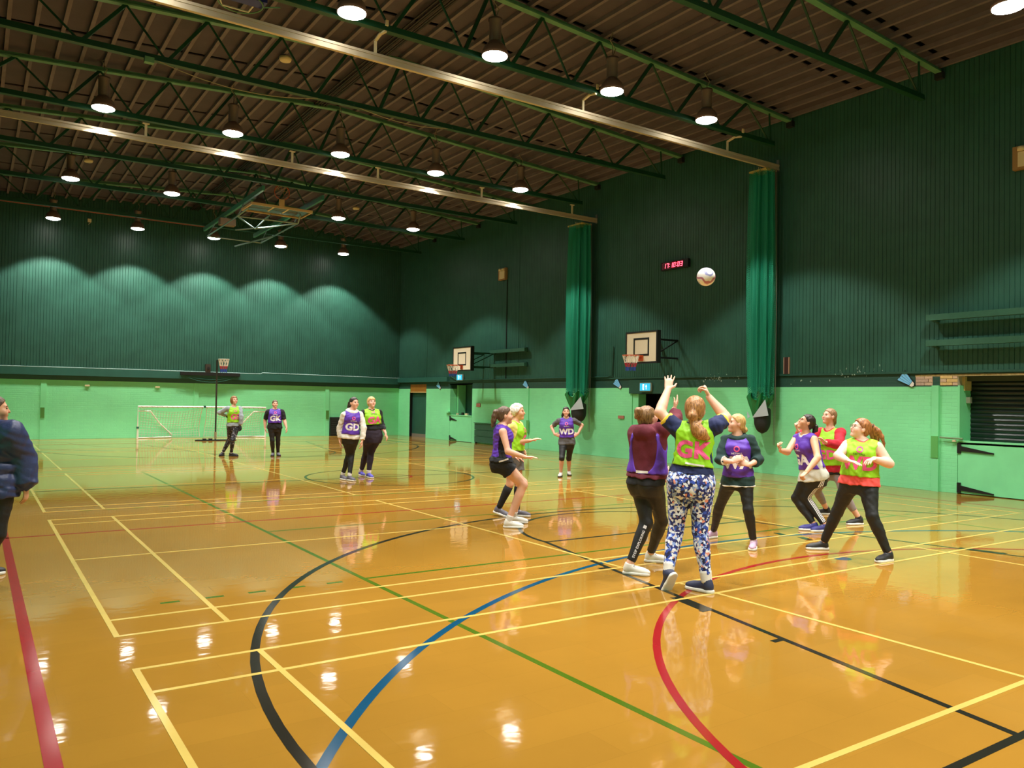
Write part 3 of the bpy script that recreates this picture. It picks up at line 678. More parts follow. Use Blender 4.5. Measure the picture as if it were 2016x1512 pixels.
# ================================================================== SIGNS, CLOCK, SMALL FITTINGS
M_SIGN = mat('sign_blue', (40, 168, 206), 0.4, emit=1.1); M_SIGNW = mat('sign_white', (236, 248, 250), 0.4, emit=1.6); M_SIGNF = mat('sign_frame', (150, 158, 140), 0.5)
def exit_sign(label, yc, zc, w, h, x):
    t = empty('exit_sign', (x, yc, zc), label, 'exit sign', 'exit signs')
    MB().box((x, yc-w/2-0.02, zc-h/2-0.02), (x+0.06, yc+w/2+0.02, zc+h/2+0.02)).build('case', M_SIGNF, t)
    MB().box((x-0.006, yc-w/2, zc-h/2), (x, yc+w/2, zc+h/2)).build('panel', M_SIGN, t)
    u = h/10; xx = x-0.008
    P = lambda a, b: (xx, yc-a*u, zc+b*u)          # a runs towards image right
    def poly(pts): return [P(*p) for p in pts]
    mb = MB()
    def quad(pts):
        V = poly(pts); mb.add(V, [tuple(range(len(V)))])
    quad([(-4.6,-3.8),(-1.6,-3.8),(-1.6,3.8),(-4.6,3.8)])                                                # doorway
    mb.build('doorway', M_SIGNW, t)
    mb = MB()
    quad([(-2.3,1.0),(-1.5,0.6),(-2.2,-1.4),(-3.0,-1.0)]); quad([(-2.4,-1.0),(-1.6,-1.2),(-1.0,-3.2),(-1.6,-3.4)]); quad([(-2.8,-1.0),(-2.1,-1.4),(-3.6,-3.2),(-4.2,-2.9)])
    quad([(-2.2,0.9),(-0.9,-0.2),(-1.1,-0.5),(-2.3,0.3)]); quad([(-2.1,1.3),(-1.5,1.1),(-1.3,1.9),(-1.9,2.1)])
    for v in range(len(mb.v)): mb.v[v] = (mb.v[v][0]-0.002, mb.v[v][1], mb.v[v][2])
    mb.build('running_figure', M_SIGN, t)
    mb = MB(); quad([(1.9,-3.4),(3.1,-3.4),(3.1,0.4),(1.9,0.4)]); quad([(0.6,0.2),(4.4,0.2),(2.5,3.6)])
    mb.build('arrow', M_SIGNW, t)
    return t
exit_sign('lit blue exit sign on the green header below the nearer backboard', 10.86, 2.15, 0.42, 0.21, X1-0.12)
exit_sign('lit blue exit sign below the far backboard hoop', 21.6, 2.58, 0.42, 0.21, X1-0.10)
ck = empty('digital_clock', (X1-0.1, 9.78, 5.57), 'red digital wall clock reading 17:10:03', 'clock')
MB().box((X1-0.11, 9.25, 5.455), (X1-0.01, 10.30, 5.685)).build('case', M_BLACK, ck)
MB().box((X1-0.115, 9.42, 5.475), (X1-0.11, 10.24, 5.665)).build('display', mat('clock_glass', (60, 2, 8), 0.2, emit=0.6), ck)
M_SEG = mat('red_segment', (255, 70, 90), 0.4, emit=6.0)
SEG = {'0': 'abcdef', '1': 'bc', '7': 'abc', '3': 'abgcd'}
def digit(ch, y, z0, w, h):
    mb = MB(); t = 0.016; x0, x1 = X1-0.12, X1-0.115
    S = {'a': (0, w, h-t, h), 'd': (0, w, 0, t), 'g': (0, w, h/2-t/2, h/2+t/2), 'f': (0, t, h/2, h), 'e': (0, t, 0, h/2), 'b': (w-t, w, h/2, h), 'c': (w-t, w, 0, h/2)}
    for k in SEG[ch]:
        a0, a1, b0, b1 = S[k]; sh = lambda b: (b-h/2)*0.12
        V = [(x, y-a-sh(b), z0+b) for x in (x0, x1) for a, b in ((a0, b0), (a1, b0), (a1, b1), (a0, b1))]
        mb.add(V, [(0,1,2,3),(7,6,5,4),(0,4,5,1),(1,5,6,2),(2,6,7,3),(3,7,4,0)])
    mb.build('digit', M_SEG, ck)
yy = 10.17
for i, ch in enumerate('17:10:03'):
    if ch == ':':
        for z in (5.53, 5.60): MB().box((X1-0.12, yy-0.012, z), (X1-0.115, yy+0.004, z+0.016)).build('colon_dot', M_SEG, ck)
        yy -= 0.045
    else: digit(ch, yy, 5.505, 0.075, 0.13); yy -= 0.112
def flood(label, yc, zc):
    t = empty('emergency_light', (X1, yc, zc), label, 'light fitting', 'emergency lights')
    MB().box((X1-0.11, yc-0.24, zc-0.22), (X1-0.012, yc+0.24, zc+0.22)).build('case', mat('tan_case', (150, 118, 70), 0.6), t)
    MB().box((X1-0.13, yc-0.19, zc-0.18), (X1-0.10, yc+0.14, zc+0.10)).build('diffuser', M_CREAM, t)
    for s in (-0.11, 0.08): MB().lathe([(0.02, 0), (0.07, 0.01), (0.07, 0.08), (0.03, 0.1)], (X1-0.12, yc+s, zc+0.11), 12).build('lamp_head', M_CREAM, t, True)
flood('cream emergency light fitting high on the wall between the backboards', 18.6, 6.38)
flood('cream emergency light fitting at the right edge, high on the dark wall', 0.75, 6.42)
M_FEATH = mat('decal_blue', (120, 194, 240), 0.5); M_DECK = mat('decal_outline', (20, 26, 30), 0.6); M_CORK = mat('decal_cork', (226, 222, 214), 0.5)
def shuttle(label, yc, zc, s):
    t = empty('shuttlecock_plaque', (X1-0.01, yc, zc), label, 'wall plaque', 'shuttlecock plaques')
    x = X1-0.02; ang = math.radians(-38)
    def P(a, b, dx=0.0):   # a along towards cork (image right-down)
        ca, sa = math.cos(ang), math.sin(ang)
        return (x-dx, yc-s*(a*ca-b*sa), zc+s*(a*sa+b*ca))
    def plate(pts, dx, m, nm):
        n_ = len(pts); V = [P(a, b, dx) for a, b in pts]+[P(a, b, dx-0.012) for a, b in pts]
        MB().add(V, [tuple(range(n_)), tuple(range(2*n_-1, n_-1, -1))]+[(i, n_+i, n_+(i+1) % n_, (i+1) % n_) for i in range(n_)]).build(nm, m, t)
    plate([(-1.08, -0.72), (-1.0, 0.78), (0.72, 0.36), (1.02, 0.18), (1.02, -0.18), (0.72, -0.36)], 0.0, M_DECK, 'outline')
    for k in range(4):
        a0 = -0.66+k*0.35; a1 = a0+0.29
        plate([(-1.0+0.05*(k % 2), a0), (-1.0+0.04*k, a1), (0.5, a1*0.42), (0.5, a0*0.42)], 0.006, M_FEATH, 'feather')
    plate([(0.56, -0.3), (0.85, -0.24), (0.98, 0), (0.85, 0.24), (0.56, 0.3)], 0.006, M_CORK, 'cork')
    return t
shuttle('blue shuttlecock plaque left of the exposed bricks at the right end', 3.06, 2.255, 0.18)
shuttle('blue shuttlecock plaque left of the nearer exit sign', 12.15, 2.235, 0.18)
shuttle('blue shuttlecock plaque between the slatted bench and the farther net', 17.02, 2.235, 0.18)
shuttle('blue shuttlecock plaque between the dark door and the first hatch', 23.44, 2.235, 0.18)
for lab, x, y in (('small cream round sensor hanging under the roof near the middle truss', 4.5, 10.7), ('half-round cream detector under the roof at upper left', 1.85, 21.2), ('half-round cream detector under the roof right of the folded backboard', 10.9, 22.0)):
    t = empty('ceiling_sensor', (x, y, ceil_z(x)-0.02), lab, 'sensor', 'ceiling sensors')
    MB().lathe([(0.03, -0.02), (0.11, -0.04), (0.13, 0.0), (0.13, 0.04), (0.03, 0.05)], (x, y, ceil_z(x)-0.14), 16).build('dome', M_CREAM, t, True)
    MB().tube([(x, y, ceil_z(x)-0.1), (x, y, ceil_z(x)-0.03)], 0.02, 6).build('stem', M_HOUSE, t)
for lab, x, z in (('tiny white sensor box on the far wall between the two left lamps', 2.54, 8.1), ('tiny white sensor box on the far wall beside the fourth lamp', 9.95, 8.05)):
    t = empty('sensor_box', (x, Y1-0.05, z), lab, 'sensor', 'wall sensors')
    MB().box((x-0.06, Y1-0.10, z-0.03), (x+0.06, Y1-0.002, z+0.09)).build('case', M_CREAM, t)
    MB().bar((x+0.05, Y1-0.06, z-0.03), (x-0.03, Y1-0.06, z-0.12), 0.015, 0.015).build('bracket', M_CREAM, t)
sp = empty('speaker_box', (6.9, Y1-0.09, 2.6), 'dark speaker box standing on the far wall ledge', 'speaker')
MB().box((6.80, Y1-0.16, 2.60), (6.99, Y1-0.01, 2.94)).build('case', mat('dark_brown_case', (54, 44, 32), 0.6), sp)
MB().lathe([(0.0, 0), (0.06, 0.004), (0.06, 0.012), (0.02, 0.014)], (0, 0, 0), 14).build('cone', M_BLACK, sp).matrix_local = Matrix.Translation((0.0, -0.085, 0.17)) @ Matrix.Rotation(math.pi/2, 4, 'X')
lb = empty('net_bundle', (7.2, Y1-0.12, 2.3), 'dark folded net drooping from the far wall ledge behind the netball post', 'net')
MB().box((5.85, Y1-0.16, 2.48), (8.15, Y1-0.09, 2.60)).build('roll', M_BLACK, lb)
for s in (0.20, 0.30): MB().tube(droop((5.85, Y1-0.13, 2.52), (8.15, Y1-0.13, 2.52), s), 0.010, 5).build('cord', M_LEDGE, lb)

# ================================================================== FOOTBALL GOAL
gx0, gx1, gy, gz = 4.30, 9.13, 26.80, 1.22
gd = 0.46
g = empty('football_goal', (4.3, gy, 0), 'white tubular football goal with slack nets in front of the far wall', 'goal')
MB().tube([(gx0, gy, 0.0), (gx0, gy, gz), (gx1, gy, gz), (gx1, gy, 0.0)], 0.035, 10).build('front_frame', M_WHITE, g)
for x, s in ((gx0, 1), (gx1, -1)):
    MB().tube([(x, gy, gz-0.17), (x+s*0.45, gy+0.12, gz-0.17), (x+s*0.85, gy+gd-0.1, 0.55), (x+s*1.3, gy+gd-0.03, 0.12), (x+s*1.28, gy+gd-0.03, 0.035), (x, gy, 0.03)], 0.026, 8).build('side_frame', M_WHITE, g)
def net_sheet(mb, fn, nu, nv, r):
    for i in range(nu+1): mb.tube([fn(i/nu, j/nv) for j in range(nv+1)], r, 3, cap=False)
    for j in range(nv+1): mb.tube([fn(i/nu, j/nv) for i in range(nu+1)], r, 3, cap=False)
mid = (gx0+gx1)/2
for a, b in ((gx0+0.1, mid-0.08), (mid+0.08, gx1-0.1)):
    def fn(u, v, a=a, b=b):
        x = a+(b-a)*u
        bow = 0.16*math.sin(math.pi*u)*(1-v)*1.0
        pull = 0.18*(0.5-abs(u-0.5))*2*v
        return (x+(0.18*v*(1-v)*4*(0.5-u)*0.4), gy+0.02+gd*0.86*min(1, v*1.5), max(0.02, gz-0.05-(gz-0.08)*v-bow))
    mb = MB(); net_sheet(mb, fn, 22, 11, 0.0065); nn = mb.build('goal_net', N_WHITE, g)
    MB().tube([fn(0 if a > mid else 1, j/10) for j in range(11)], 0.014, 5).build('net_edge_rope', N_WHITE, g)
mb = MB()
for k in range(26): mb.tube([(gx0+0.12+k*0.182, gy-0.036, gz+0.01), (gx0+0.17+k*0.182, gy+0.03, gz-0.045)], 0.012, 4)
mb.build('net_tie', mat('grey_tie', (120, 140, 120), 0.7), g)
for x in (mid,): MB().cbox((x, gy, gz+0.01), (0.08, 0.09, 0.09)).build('joint_sleeve', M_LEDGE, g)
for x in (gx0, gx1): MB().cbox((x, gy, 0.42), (0.085, 0.085, 0.07)).build('joint_sleeve', M_LEDGE, g)

# ================================================================== NETBALL POST
px_, py_ = 6.70, 24.95
np_ = empty('netball_post', (px_, py_, 0), 'freestanding dark netball post with a white, red and blue net at the far end', 'netball post')
MB().tube([(px_, py_, 0.03), (px_, py_, 3.02)], 0.032, 10).build('pole', mat('dark_brown_pole', (48, 44, 34), 0.45), np_)
MB().tube([(px_, py_, 0.06), (px_, py_, 0.32)], 0.045, 10).build('sleeve', mat('tan_sleeve', (150, 132, 92), 0.5), np_)
MB().prism([(px_-0.75, py_-0.08), (px_-0.55, py_-0.3), (px_+0.55, py_-0.3), (px_+0.75, py_-0.08), (px_+0.6, py_+0.2), (px_-0.6, py_+0.2)], 0.0, 0.03).build('base_plate', M_BLACK, np_)
for x in (-0.42, -0.2): MB().cbox((px_+x, py_-0.1, 0.055), (0.12, 0.12, 0.05)).build('base_weight', M_BLACK, np_)
rc = (px_+0.16, py_-0.33, 3.05)
hoop(np_, rc, 0.19, M_WHITE, 0.010); MB().tube([(px_, py_, 3.02), (px_+0.07, py_-0.15, 3.05)], 0.014, 6).build('ring_arm', M_BLACK, np_)
ring_net(np_, rc, 0.19, 0.5, 10, ((0, 0.52, N_WHITE), (0.52, 0.74, N_RED), (0.74, 1.0, N_BLUE)), 0.011)

# ================================================================== FOLDED GLASS BACKBOARD UNDER THE ROOF
fb = empty('folding_backboard', (6.85, 19.0, 7.8), 'glass basketball backboard folded up flat under the roof on a tube frame', 'backboard')
for x in (5.95, 7.75):
    MB().bar((x, 17.0, 7.74), (x, 24.2, 7.74), 0.07, 0.14).build('rail', mat('rail_green', (58, 128, 104), 0.4, noise=0.1), fb)
bz = 7.42
M_GOLD = mat('gold_edge', (212, 176, 116), 0.4, metal=0.2)
gl = mat('smoky_glass', (86, 84, 66), 0.12)
ba, bb, bc_, bd = 5.85, 7.65, 17.75, 18.75
MB().box((ba, bc_, bz), (bb, bd, bz+0.02)).build('glass', gl, fb)
mb = MB()
for lo, hi in (((ba-0.04, bc_-0.04), (bb+0.04, bc_)), ((ba-0.04, bd), (bb+0.04, bd+0.04)), ((ba-0.04, bc_), (ba, bd)), ((bb, bc_), (bb+0.04, bd))): mb.box((lo[0], lo[1], bz-0.03), (hi[0], hi[1], bz+0.04))
mb.build('board_edge', M_GOLD, fb)
mb = MB()
for a in (6.50, 6.95): mb.box((a, bc_, bz-0.006), (a+0.05, bd-0.3, bz))
mb.build('target_square', M_CREAM, fb)
rcx, rcy, rcz = 6.72, 17.72, 7.88
MB().tube([(rcx+0.228*math.cos(a), rcy, rcz+0.228*math.sin(a)) for a in np.linspace(0, 2*math.pi, 28, endpoint=False)], 0.011, 8, closed=True).build('ring', M_ORANGE, fb, True)
mb = MB()
for k in range(10):
    for s in (-1, 1):
        mb.tube([(rcx+0.226*(1-0.4*f)*math.cos(2*math.pi*(k+s*f*1.4)/10), rcy+0.30*f*1.0, rcz+0.226*(1-0.4*f)*math.sin(2*math.pi*(k+s*f*1.4)/10)) for f in (0, .25, .5, .75, 1)], 0.007, 4)
mb.build('net', mat('tan_cord', (176, 140, 90), 0.7), fb)
MB().box((rcx-0.08, rcy-0.02, bz+0.03), (rcx+0.08, rcy+0.03, bz+0.24)).build('ring_bracket', M_GOLD, fb)
fr = mat('frame_tube', (128, 150, 146), 0.3, metal=0.6)
A_, B_2, C_, D_ = (5.75, 19.0, 7.25), (7.6, 18.8, 7.25), (7.55, 22.6, 7.2), (5.7, 22.6, 7.2)
for p, q in ((A_, B_2), (B_2, C_), (C_, D_), (D_, A_), (A_, (6.7, 20.4, 7.22)), (B_2, (6.7, 20.4, 7.22)), ((6.7, 18.75, 7.4), (6.7, 20.4, 7.22)), ((5.9, 18.3, 7.4), A_), ((7.5, 18.3, 7.4), B_2), ((6.2, 20.9, 7.2), (7.2, 19.6, 7.24))):
    MB().tube([p, q], 0.024, 8).build('frame_tube', fr, fb)
for p, q in ((A_, (5.95, 19.0, 7.7)), (D_, (5.95, 22.6, 7.7)), (C_, (7.75, 22.6, 7.7)), ((7.6, 19.2, 7.25), (7.75, 19.2, 7.7))): MB().tube([p, q], 0.02, 6).build('hanger', fr, fb)
MB().tube([(6.9, 23.6, 7.15), (7.55, 21.2, 7.22)], 0.03, 8).build('strut', fr, fb)
MB().cbox((6.05, 21.4, 7.52), (0.5, 0.3, 0.22)).build('winch', mat('winch_tan', (120, 96, 60), 0.5), fb)
MB().tube([(6.05, 21.4, 7.63), (5.95, 21.4, 7.7)], 0.03, 6).build('winch_mount', fr, fb)
# a second folded ring just inside the top edge
f2 = empty('folded_hoop', (2.7, 7.3, 8.3), 'blue and white folded hoop bracket tucked under the roof at the top edge', 'hoop')
MB().box((2.3, 7.16, 8.3), (3.05, 7.42, 8.38)).build('pad', mat('blue_pad', (30, 44, 132), 0.5), f2)
MB().tube([(2.25, 7.3, 8.40), (2.42, 7.62, 8.28), (2.86, 7.62, 8.28), (2.95, 7.2, 8.40)], 0.018, 6).build('white_edge', M_WHITE, f2)
MB().tube([(2.66+0.36*math.cos(a), 7.35+0.36*math.sin(a), 8.27) for a in np.linspace(0, 2*math.pi, 28, endpoint=False)], 0.012, 6, closed=True).build('ring', M_STEEL_L, f2, True)
MB().tube([(2.4, 7.3, 8.38), (2.4, 7.3, ceil_z(2.4))], 0.02, 6).build('hanger', M_BLACK, f2); MB().tube([(2.95, 7.3, 8.38), (2.95, 7.3, ceil_z(2.95))], 0.02, 6).build('hanger', M_BLACK, f2)
MB().tube([(2.95, 7.5, 8.36), (3.1, 7.5, 8.38), (3.35, 7.42, 8.42)], 0.012, 5).build('cord', mat('teal_cord', (90, 150, 130), 0.6), f2)

# ================================================================== BALL
def at(u, v, D):
    return CAM+(_fw+_R*(u-1008)/FPX-_U*(v-756)/FPX)*D
def ball_material():
    m = bpy.data.materials.new('ball_panels'); m.use_nodes = True
    nt = m.node_tree; b = nt.nodes['Principled BSDF']; L = nt.links.new
    b.inputs['Roughness'].default_value = 0.45
    tc = nt.nodes.new('ShaderNodeTexCoord')
    wv = nt.nodes.new('ShaderNodeTexWave'); wv.inputs['Scale'].default_value = 2.3; wv.inputs['Distortion'].default_value = 4.5; wv.inputs['Detail Scale'].default_value = 2.2; wv.inputs['Phase Offset'].default_value = 1.2
    L(tc.outputs['Object'], wv.inputs['Vector'])
    cr = nt.nodes.new('ShaderNodeValToRGB'); L(wv.outputs['Fac'], cr.inputs[0])
    el = cr.color_ramp.elements; el[0].position = 0.0; el[0].color = (*lin((176, 96, 116)), 1)
    el[1].position = 0.09; el[1].color = (*lin((206, 170, 190)), 1)
    for p, c in ((0.13, (236, 230, 228)), (0.93, (238, 232, 230)), (0.965, (150, 150, 196))):
        e = el.new(p); e.color = (*lin(c), 1)
    L(cr.outputs[0], b.inputs['Base Color'])
    return m
bc = at(1390, 545, 9.65)
V = []; F = []; nu, nvv = 32, 20
for j in range(nvv+1):
    ph = math.pi*j/nvv
    for i in range(nu):
        a = 2*math.pi*i/nu; V.append((0.111*math.sin(ph)*math.cos(a), 0.111*math.sin(ph)*math.sin(a), 0.111*math.cos(ph)))
for j in range(nvv):
    for i in range(nu): F.append((j*nu+i, (j+1)*nu+i, (j+1)*nu+(i+1) % nu, j*nu+(i+1) % nu))
ball = tag(link('netball', MB().add(V, F).mesh('netball', ball_material(), True), None, tuple(bc), (0.5, 0.4, 0.9)), 'white netball with pink and blue swirls, flying in mid-air', 'ball')
# ================================================================== PEOPLE
# Each body is one continuous surface taken from a smooth distance field; clothes, hair and shoes are its children.
f32 = np.float32
def unit(v): v = np.asarray(v, float); return v/(np.linalg.norm(v)+1e-12)
class Field:
    def __init__(s, lo, hi, h):
        s.h = h; s.lo = np.asarray(lo, float); s.n = np.ceil((np.asarray(hi, float)-s.lo)/h).astype(int)+2
        s.ax = [(s.lo[i]+h*np.arange(s.n[i])).astype(f32) for i in range(3)]
    def new(s): return np.full(tuple(s.n), 1.0, f32)
    def sub(s, lo, hi):
        a = np.clip(np.floor((np.asarray(lo)-s.lo)/s.h).astype(int)-1, 0, s.n-1); b = np.clip(np.ceil((np.asarray(hi)-s.lo)/s.h).astype(int)+2, 1, s.n)
        sl = tuple(slice(a[i], max(a[i]+1, b[i])) for i in range(3))
        X, Y, Z = (s.ax[0][sl[0]][:, None, None], s.ax[1][sl[1]][None, :, None], s.ax[2][sl[2]][None, None, :])
        return sl, X, Y, Z
def smin(a, b, k):
    h = np.clip(0.5+0.5*(b-a)/k, 0, 1)
    return b*(1-h)+a*h-k*h*(1-h)
def seg(F, A, p, q, r, k=0.02, cut0=False, cut1=False, flat=None):
    """tapered limb from p to q; r = [(t, radius)...]; flat=(axis, factor) squeezes the section along axis"""
    p = np.asarray(p, float); q = np.asarray(q, float); ts = [a for a, _ in r]; rs = [b for _, b in r]; rm = max(rs)*1.05+k+F.h*2
    if flat is not None: rm *= max(1.0, flat[1])
    sl, X, Y, Z = F.sub(np.minimum(p, q)-rm, np.maximum(p, q)+rm)
    d = (q-p).astype(f32); L2 = float(d@d)+1e-9
    x, y, z = X-f32(p[0]), Y-f32(p[1]), Z-f32(p[2])
    t = (x*d[0]+y*d[1]+z*d[2])/f32(L2); tc = np.clip(t, 0, 1)
    qx, qy, qz = x-tc*d[0], y-tc*d[1], z-tc*d[2]
    if flat is not None:
        n = unit(flat[0]).astype(f32); w = (qx*n[0]+qy*n[1]+qz*n[2])*f32(1-1/flat[1])
        qx, qy, qz = qx-w*n[0], qy-w*n[1], qz-w*n[2]
    rad = np.interp(tc, ts, rs).astype(f32)
    D = np.sqrt(qx*qx+qy*qy+qz*qz)-rad
    Ln = f32(math.sqrt(L2))
    if cut1: D = np.maximum(D, (t-1)*Ln)
    if cut0: D = np.maximum(D, -t*Ln)
    A[sl] = smin(A[sl], D, k)
def ell(F, A, c, axes, rad, k=0.02, sub=False):
    c = np.asarray(c, float); R = max(rad)+abs(k)+F.h*2
    sl, X, Y, Z = F.sub(c-R, c+R)
    x, y, z = X-f32(c[0]), Y-f32(c[1]), Z-f32(c[2])
    k0 = 0; k1 = 0
    for a, r in zip(axes, rad):
        a = np.asarray(a, f32); w = (x*a[0]+y*a[1]+z*a[2])/f32(r); k0 = k0+w*w; k1 = k1+(w/f32(r))**2
    k0 = np.sqrt(k0); k1 = np.sqrt(k1)+f32(1e-6); D = k0*(k0-1)/k1
    if sub: A[sl] = -smin(-A[sl], D, k)
    else: A[sl] = smin(A[sl], D, k)
def surface(F, A, name, m, wob=0.0):
    """surface nets"""
    ins = A < 0
    if not ins.any(): return None
    ii = np.argwhere(ins); a = np.maximum(ii.min(0)-2, 0); b = np.minimum(ii.max(0)+3, F.n)
    A = A[a[0]:b[0], a[1]:b[1], a[2]:b[2]]; ins = A < 0
    nx, ny, nz = A.shape
    c8 = [ins[i:nx-1+i, j:ny-1+j, k:nz-1+k] for i in (0, 1) for j in (0, 1) for k in (0, 1)]
    cnt = sum(c.astype(np.int8) for c in c8); act = (cnt > 0) & (cnt < 8)
    cells = np.argwhere(act); ci, cj, ck = cells.T; idx = np.full(act.shape, -1, np.int64); idx[ci, cj, ck] = np.arange(len(cells))
    acc = np.zeros((len(cells), 3)); num = np.zeros(len(cells))
    corner = {(i, j, k): A[ci+i, cj+j, ck+k] for i in (0, 1) for j in (0, 1) for k in (0, 1)}
    for ax in range(3):
        for u in (0, 1):
            for v in (0, 1):
                p = [0, 0, 0]; q = [0, 0, 0]; o = [w for w in range(3) if w != ax]
                p[o[0]] = q[o[0]] = u; p[o[1]] = q[o[1]] = v; q[ax] = 1
                fa, fb = corner[tuple(p)], corner[tuple(q)]; mk = (fa < 0) != (fb < 0)
                t = np.where(mk, fa/np.where(mk, fa-fb, 1), 0)
                pos = np.zeros((len(cells), 3)); pos[:, o[0]] = u; pos[:, o[1]] = v; pos[:, ax] = t
                acc += pos*mk[:, None]; num += mk
    V = (cells+acc/num[:, None]+a)*F.h+F.lo
    faces = []
    for ax in range(3):
        o = [w for w in range(3) if w != ax]; e1, e2 = o
        sA = [slice(0, None)]*3; sB = [slice(0, None)]*3; sA[ax] = slice(0, -1); sB[ax] = slice(1, None)
        ch = ins[tuple(sA)] != ins[tuple(sB)]
        E = np.argwhere(ch); E = E[(E[:, e1] > 0) & (E[:, e2] > 0) & (E[:, e1] < act.shape[e1]) & (E[:, e2] < act.shape[e2])]
        def cell(d1, d2):
            P = E.copy(); P[:, e1] -= d1; P[:, e2] -= d2; return idx[P[:, 0], P[:, 1], P[:, 2]]
        q = np.stack([cell(1, 1), cell(0, 1), cell(0, 0), cell(1, 0)], 1)
        flip = ins[E[:, 0], E[:, 1], E[:, 2]]
        if ax == 1: flip = ~flip
        q[~flip] = q[~flip][:, ::-1]
        faces.append(q)
    Q = np.concatenate(faces); Q = Q[(Q >= 0).all(1)]
    # one light smoothing pass
    for _ in range(2):
        s = np.zeros_like(V)
        src = Q.ravel(); dst = np.roll(Q, -1, axis=1).ravel(); n = np.bincount(src, minlength=len(V)).astype(float)
        for i in range(3): s[:, i] = np.bincount(src, weights=V[dst, i], minlength=len(V))
        V = V*0.6+s/np.maximum(n, 1)[:, None]*0.4
    me = bpy.data.meshes.new(name)
    me.vertices.add(len(V)); me.vertices.foreach_set('co', V.astype(f32).ravel())
    me.loops.add(Q.size); me.loops.foreach_set('vertex_index', Q.ravel().astype(np.int32))
    me.polygons.add(len(Q)); me.polygons.foreach_set('loop_start', np.arange(0, Q.size, 4, dtype=np.int32)); me.polygons.foreach_set('loop_total', np.full(len(Q), 4, np.int32))
    me.polygons.foreach_set('use_smooth', np.ones(len(Q), bool)); me.materials.append(m); me.update(calc_edges=True)
    me.validate()
    return me

# ---- shared shoe meshes (x forward, origin on the floor below the ankle)
FS = Field((-0.12, -0.09, -0.03), (0.24, 0.09, 0.16), 0.0055)
AX = np.eye(3)
A_ = FS.new()
ell(FS, A_, (0.128, 0.004, 0.034), AX, (0.074, 0.043, 0.036), 0.02)
seg(FS, A_, (0.11, 0.002, 0.042), (-0.015, 0, 0.062), [(0, 0.035), (0.6, 0.039), (1, 0.041)], 0.03)
seg(FS, A_, (-0.03, 0, 0.045), (-0.012, 0, 0.108), [(0, 0.041), (1, 0.039)], 0.03, cut1=True)
A_ = np.maximum(A_, (0.016-FS.ax[2])[None, None, :])
ME_UPPER = surface(FS, A_, 'upper', M_BLACK)
A_ = FS.new()
seg(FS, A_, (-0.036, 0, 0.012), (0.06, 0, 0.012), [(0, 0.044), (1, 0.047)], 0.02); seg(FS, A_, (0.06, 0, 0.012), (0.15, 0.004, 0.014), [(0, 0.047), (0.6, 0.054), (1, 0.050)], 0.02)
A_ = np.maximum(np.maximum(A_, (FS.ax[2]-0.030-0.012*(FS.ax[0][:, None]*0 if False else 0))[None, None, :]), (0.001-FS.ax[2])[None, None, :])
ME_SOLE = surface(FS, A_, 'sole', M_BLACK)
mb = MB()
_lp = []
for k in range(6):
    x = 0.042+0.014*k; z = 0.0925-0.0075*k
    _lp += [(x, s_*0.024, z-0.008) for s_ in ((-1, 1) if k % 2 else (1, -1))]; _lp.insert(-1, (x, 0, z+0.003))
mb.tube(_lp, 0.0035, 5)
ME_LACES = mb.mesh('laces', M_WHITE)
del A_

SKIN = {'fair': mat('skin_fair', (222, 168, 142), 0.5, noise=0.05, nscale=14), 'warm': mat('skin_warm', (214, 158, 124), 0.5, noise=0.05, nscale=14), 'pale': mat('skin_pale', (230, 184, 162), 0.5, noise=0.05, nscale=14)}
def cloth(name, rgb, rough=0.85, noise=0.08, bump=0.25, bscale=45): return mat('cloth_'+name, rgb, rough, noise=noise, nscale=9, bump=bump, bscale=bscale)
def hair_mat(name, dark, light):
    key = 'hair_'+name
    if key in MATS: return MATS[key]
    m = bpy.data.materials.new(key); m.use_nodes = True; nt = m.node_tree; b = nt.nodes['Principled BSDF']; L = nt.links.new
    b.inputs['Roughness'].default_value = 0.45
    tc = nt.nodes.new('ShaderNodeNewGeometry'); mp = nt.nodes.new('ShaderNodeMapping'); mp.inputs['Scale'].default_value = (110, 110, 14); L(tc.outputs['Position'], mp.inputs['Vector'])
    n = nt.nodes.new('ShaderNodeTexNoise'); n.inputs['Scale'].default_value = 1; n.inputs['Detail'].default_value = 3; L(mp.outputs[0], n.inputs['Vector'])
    cr = nt.nodes.new('ShaderNodeValToRGB'); L(n.outputs['Fac'], cr.inputs[0])
    cr.color_ramp.elements[0].position = 0.32; cr.color_ramp.elements[0].color = (*lin(dark), 1); cr.color_ramp.elements[1].position = 0.68; cr.color_ramp.elements[1].color = (*lin(light), 1)
    L(cr.outputs[0], b.inputs['Base Color'])
    bp = nt.nodes.new('ShaderNodeBump'); bp.inputs['Strength'].default_value = 0.6; bp.inputs['Distance'].default_value = 0.006; L(n.outputs['Fac'], bp.inputs['Height']); L(bp.outputs[0], b.inputs['Normal'])
    MATS[key] = m; return m
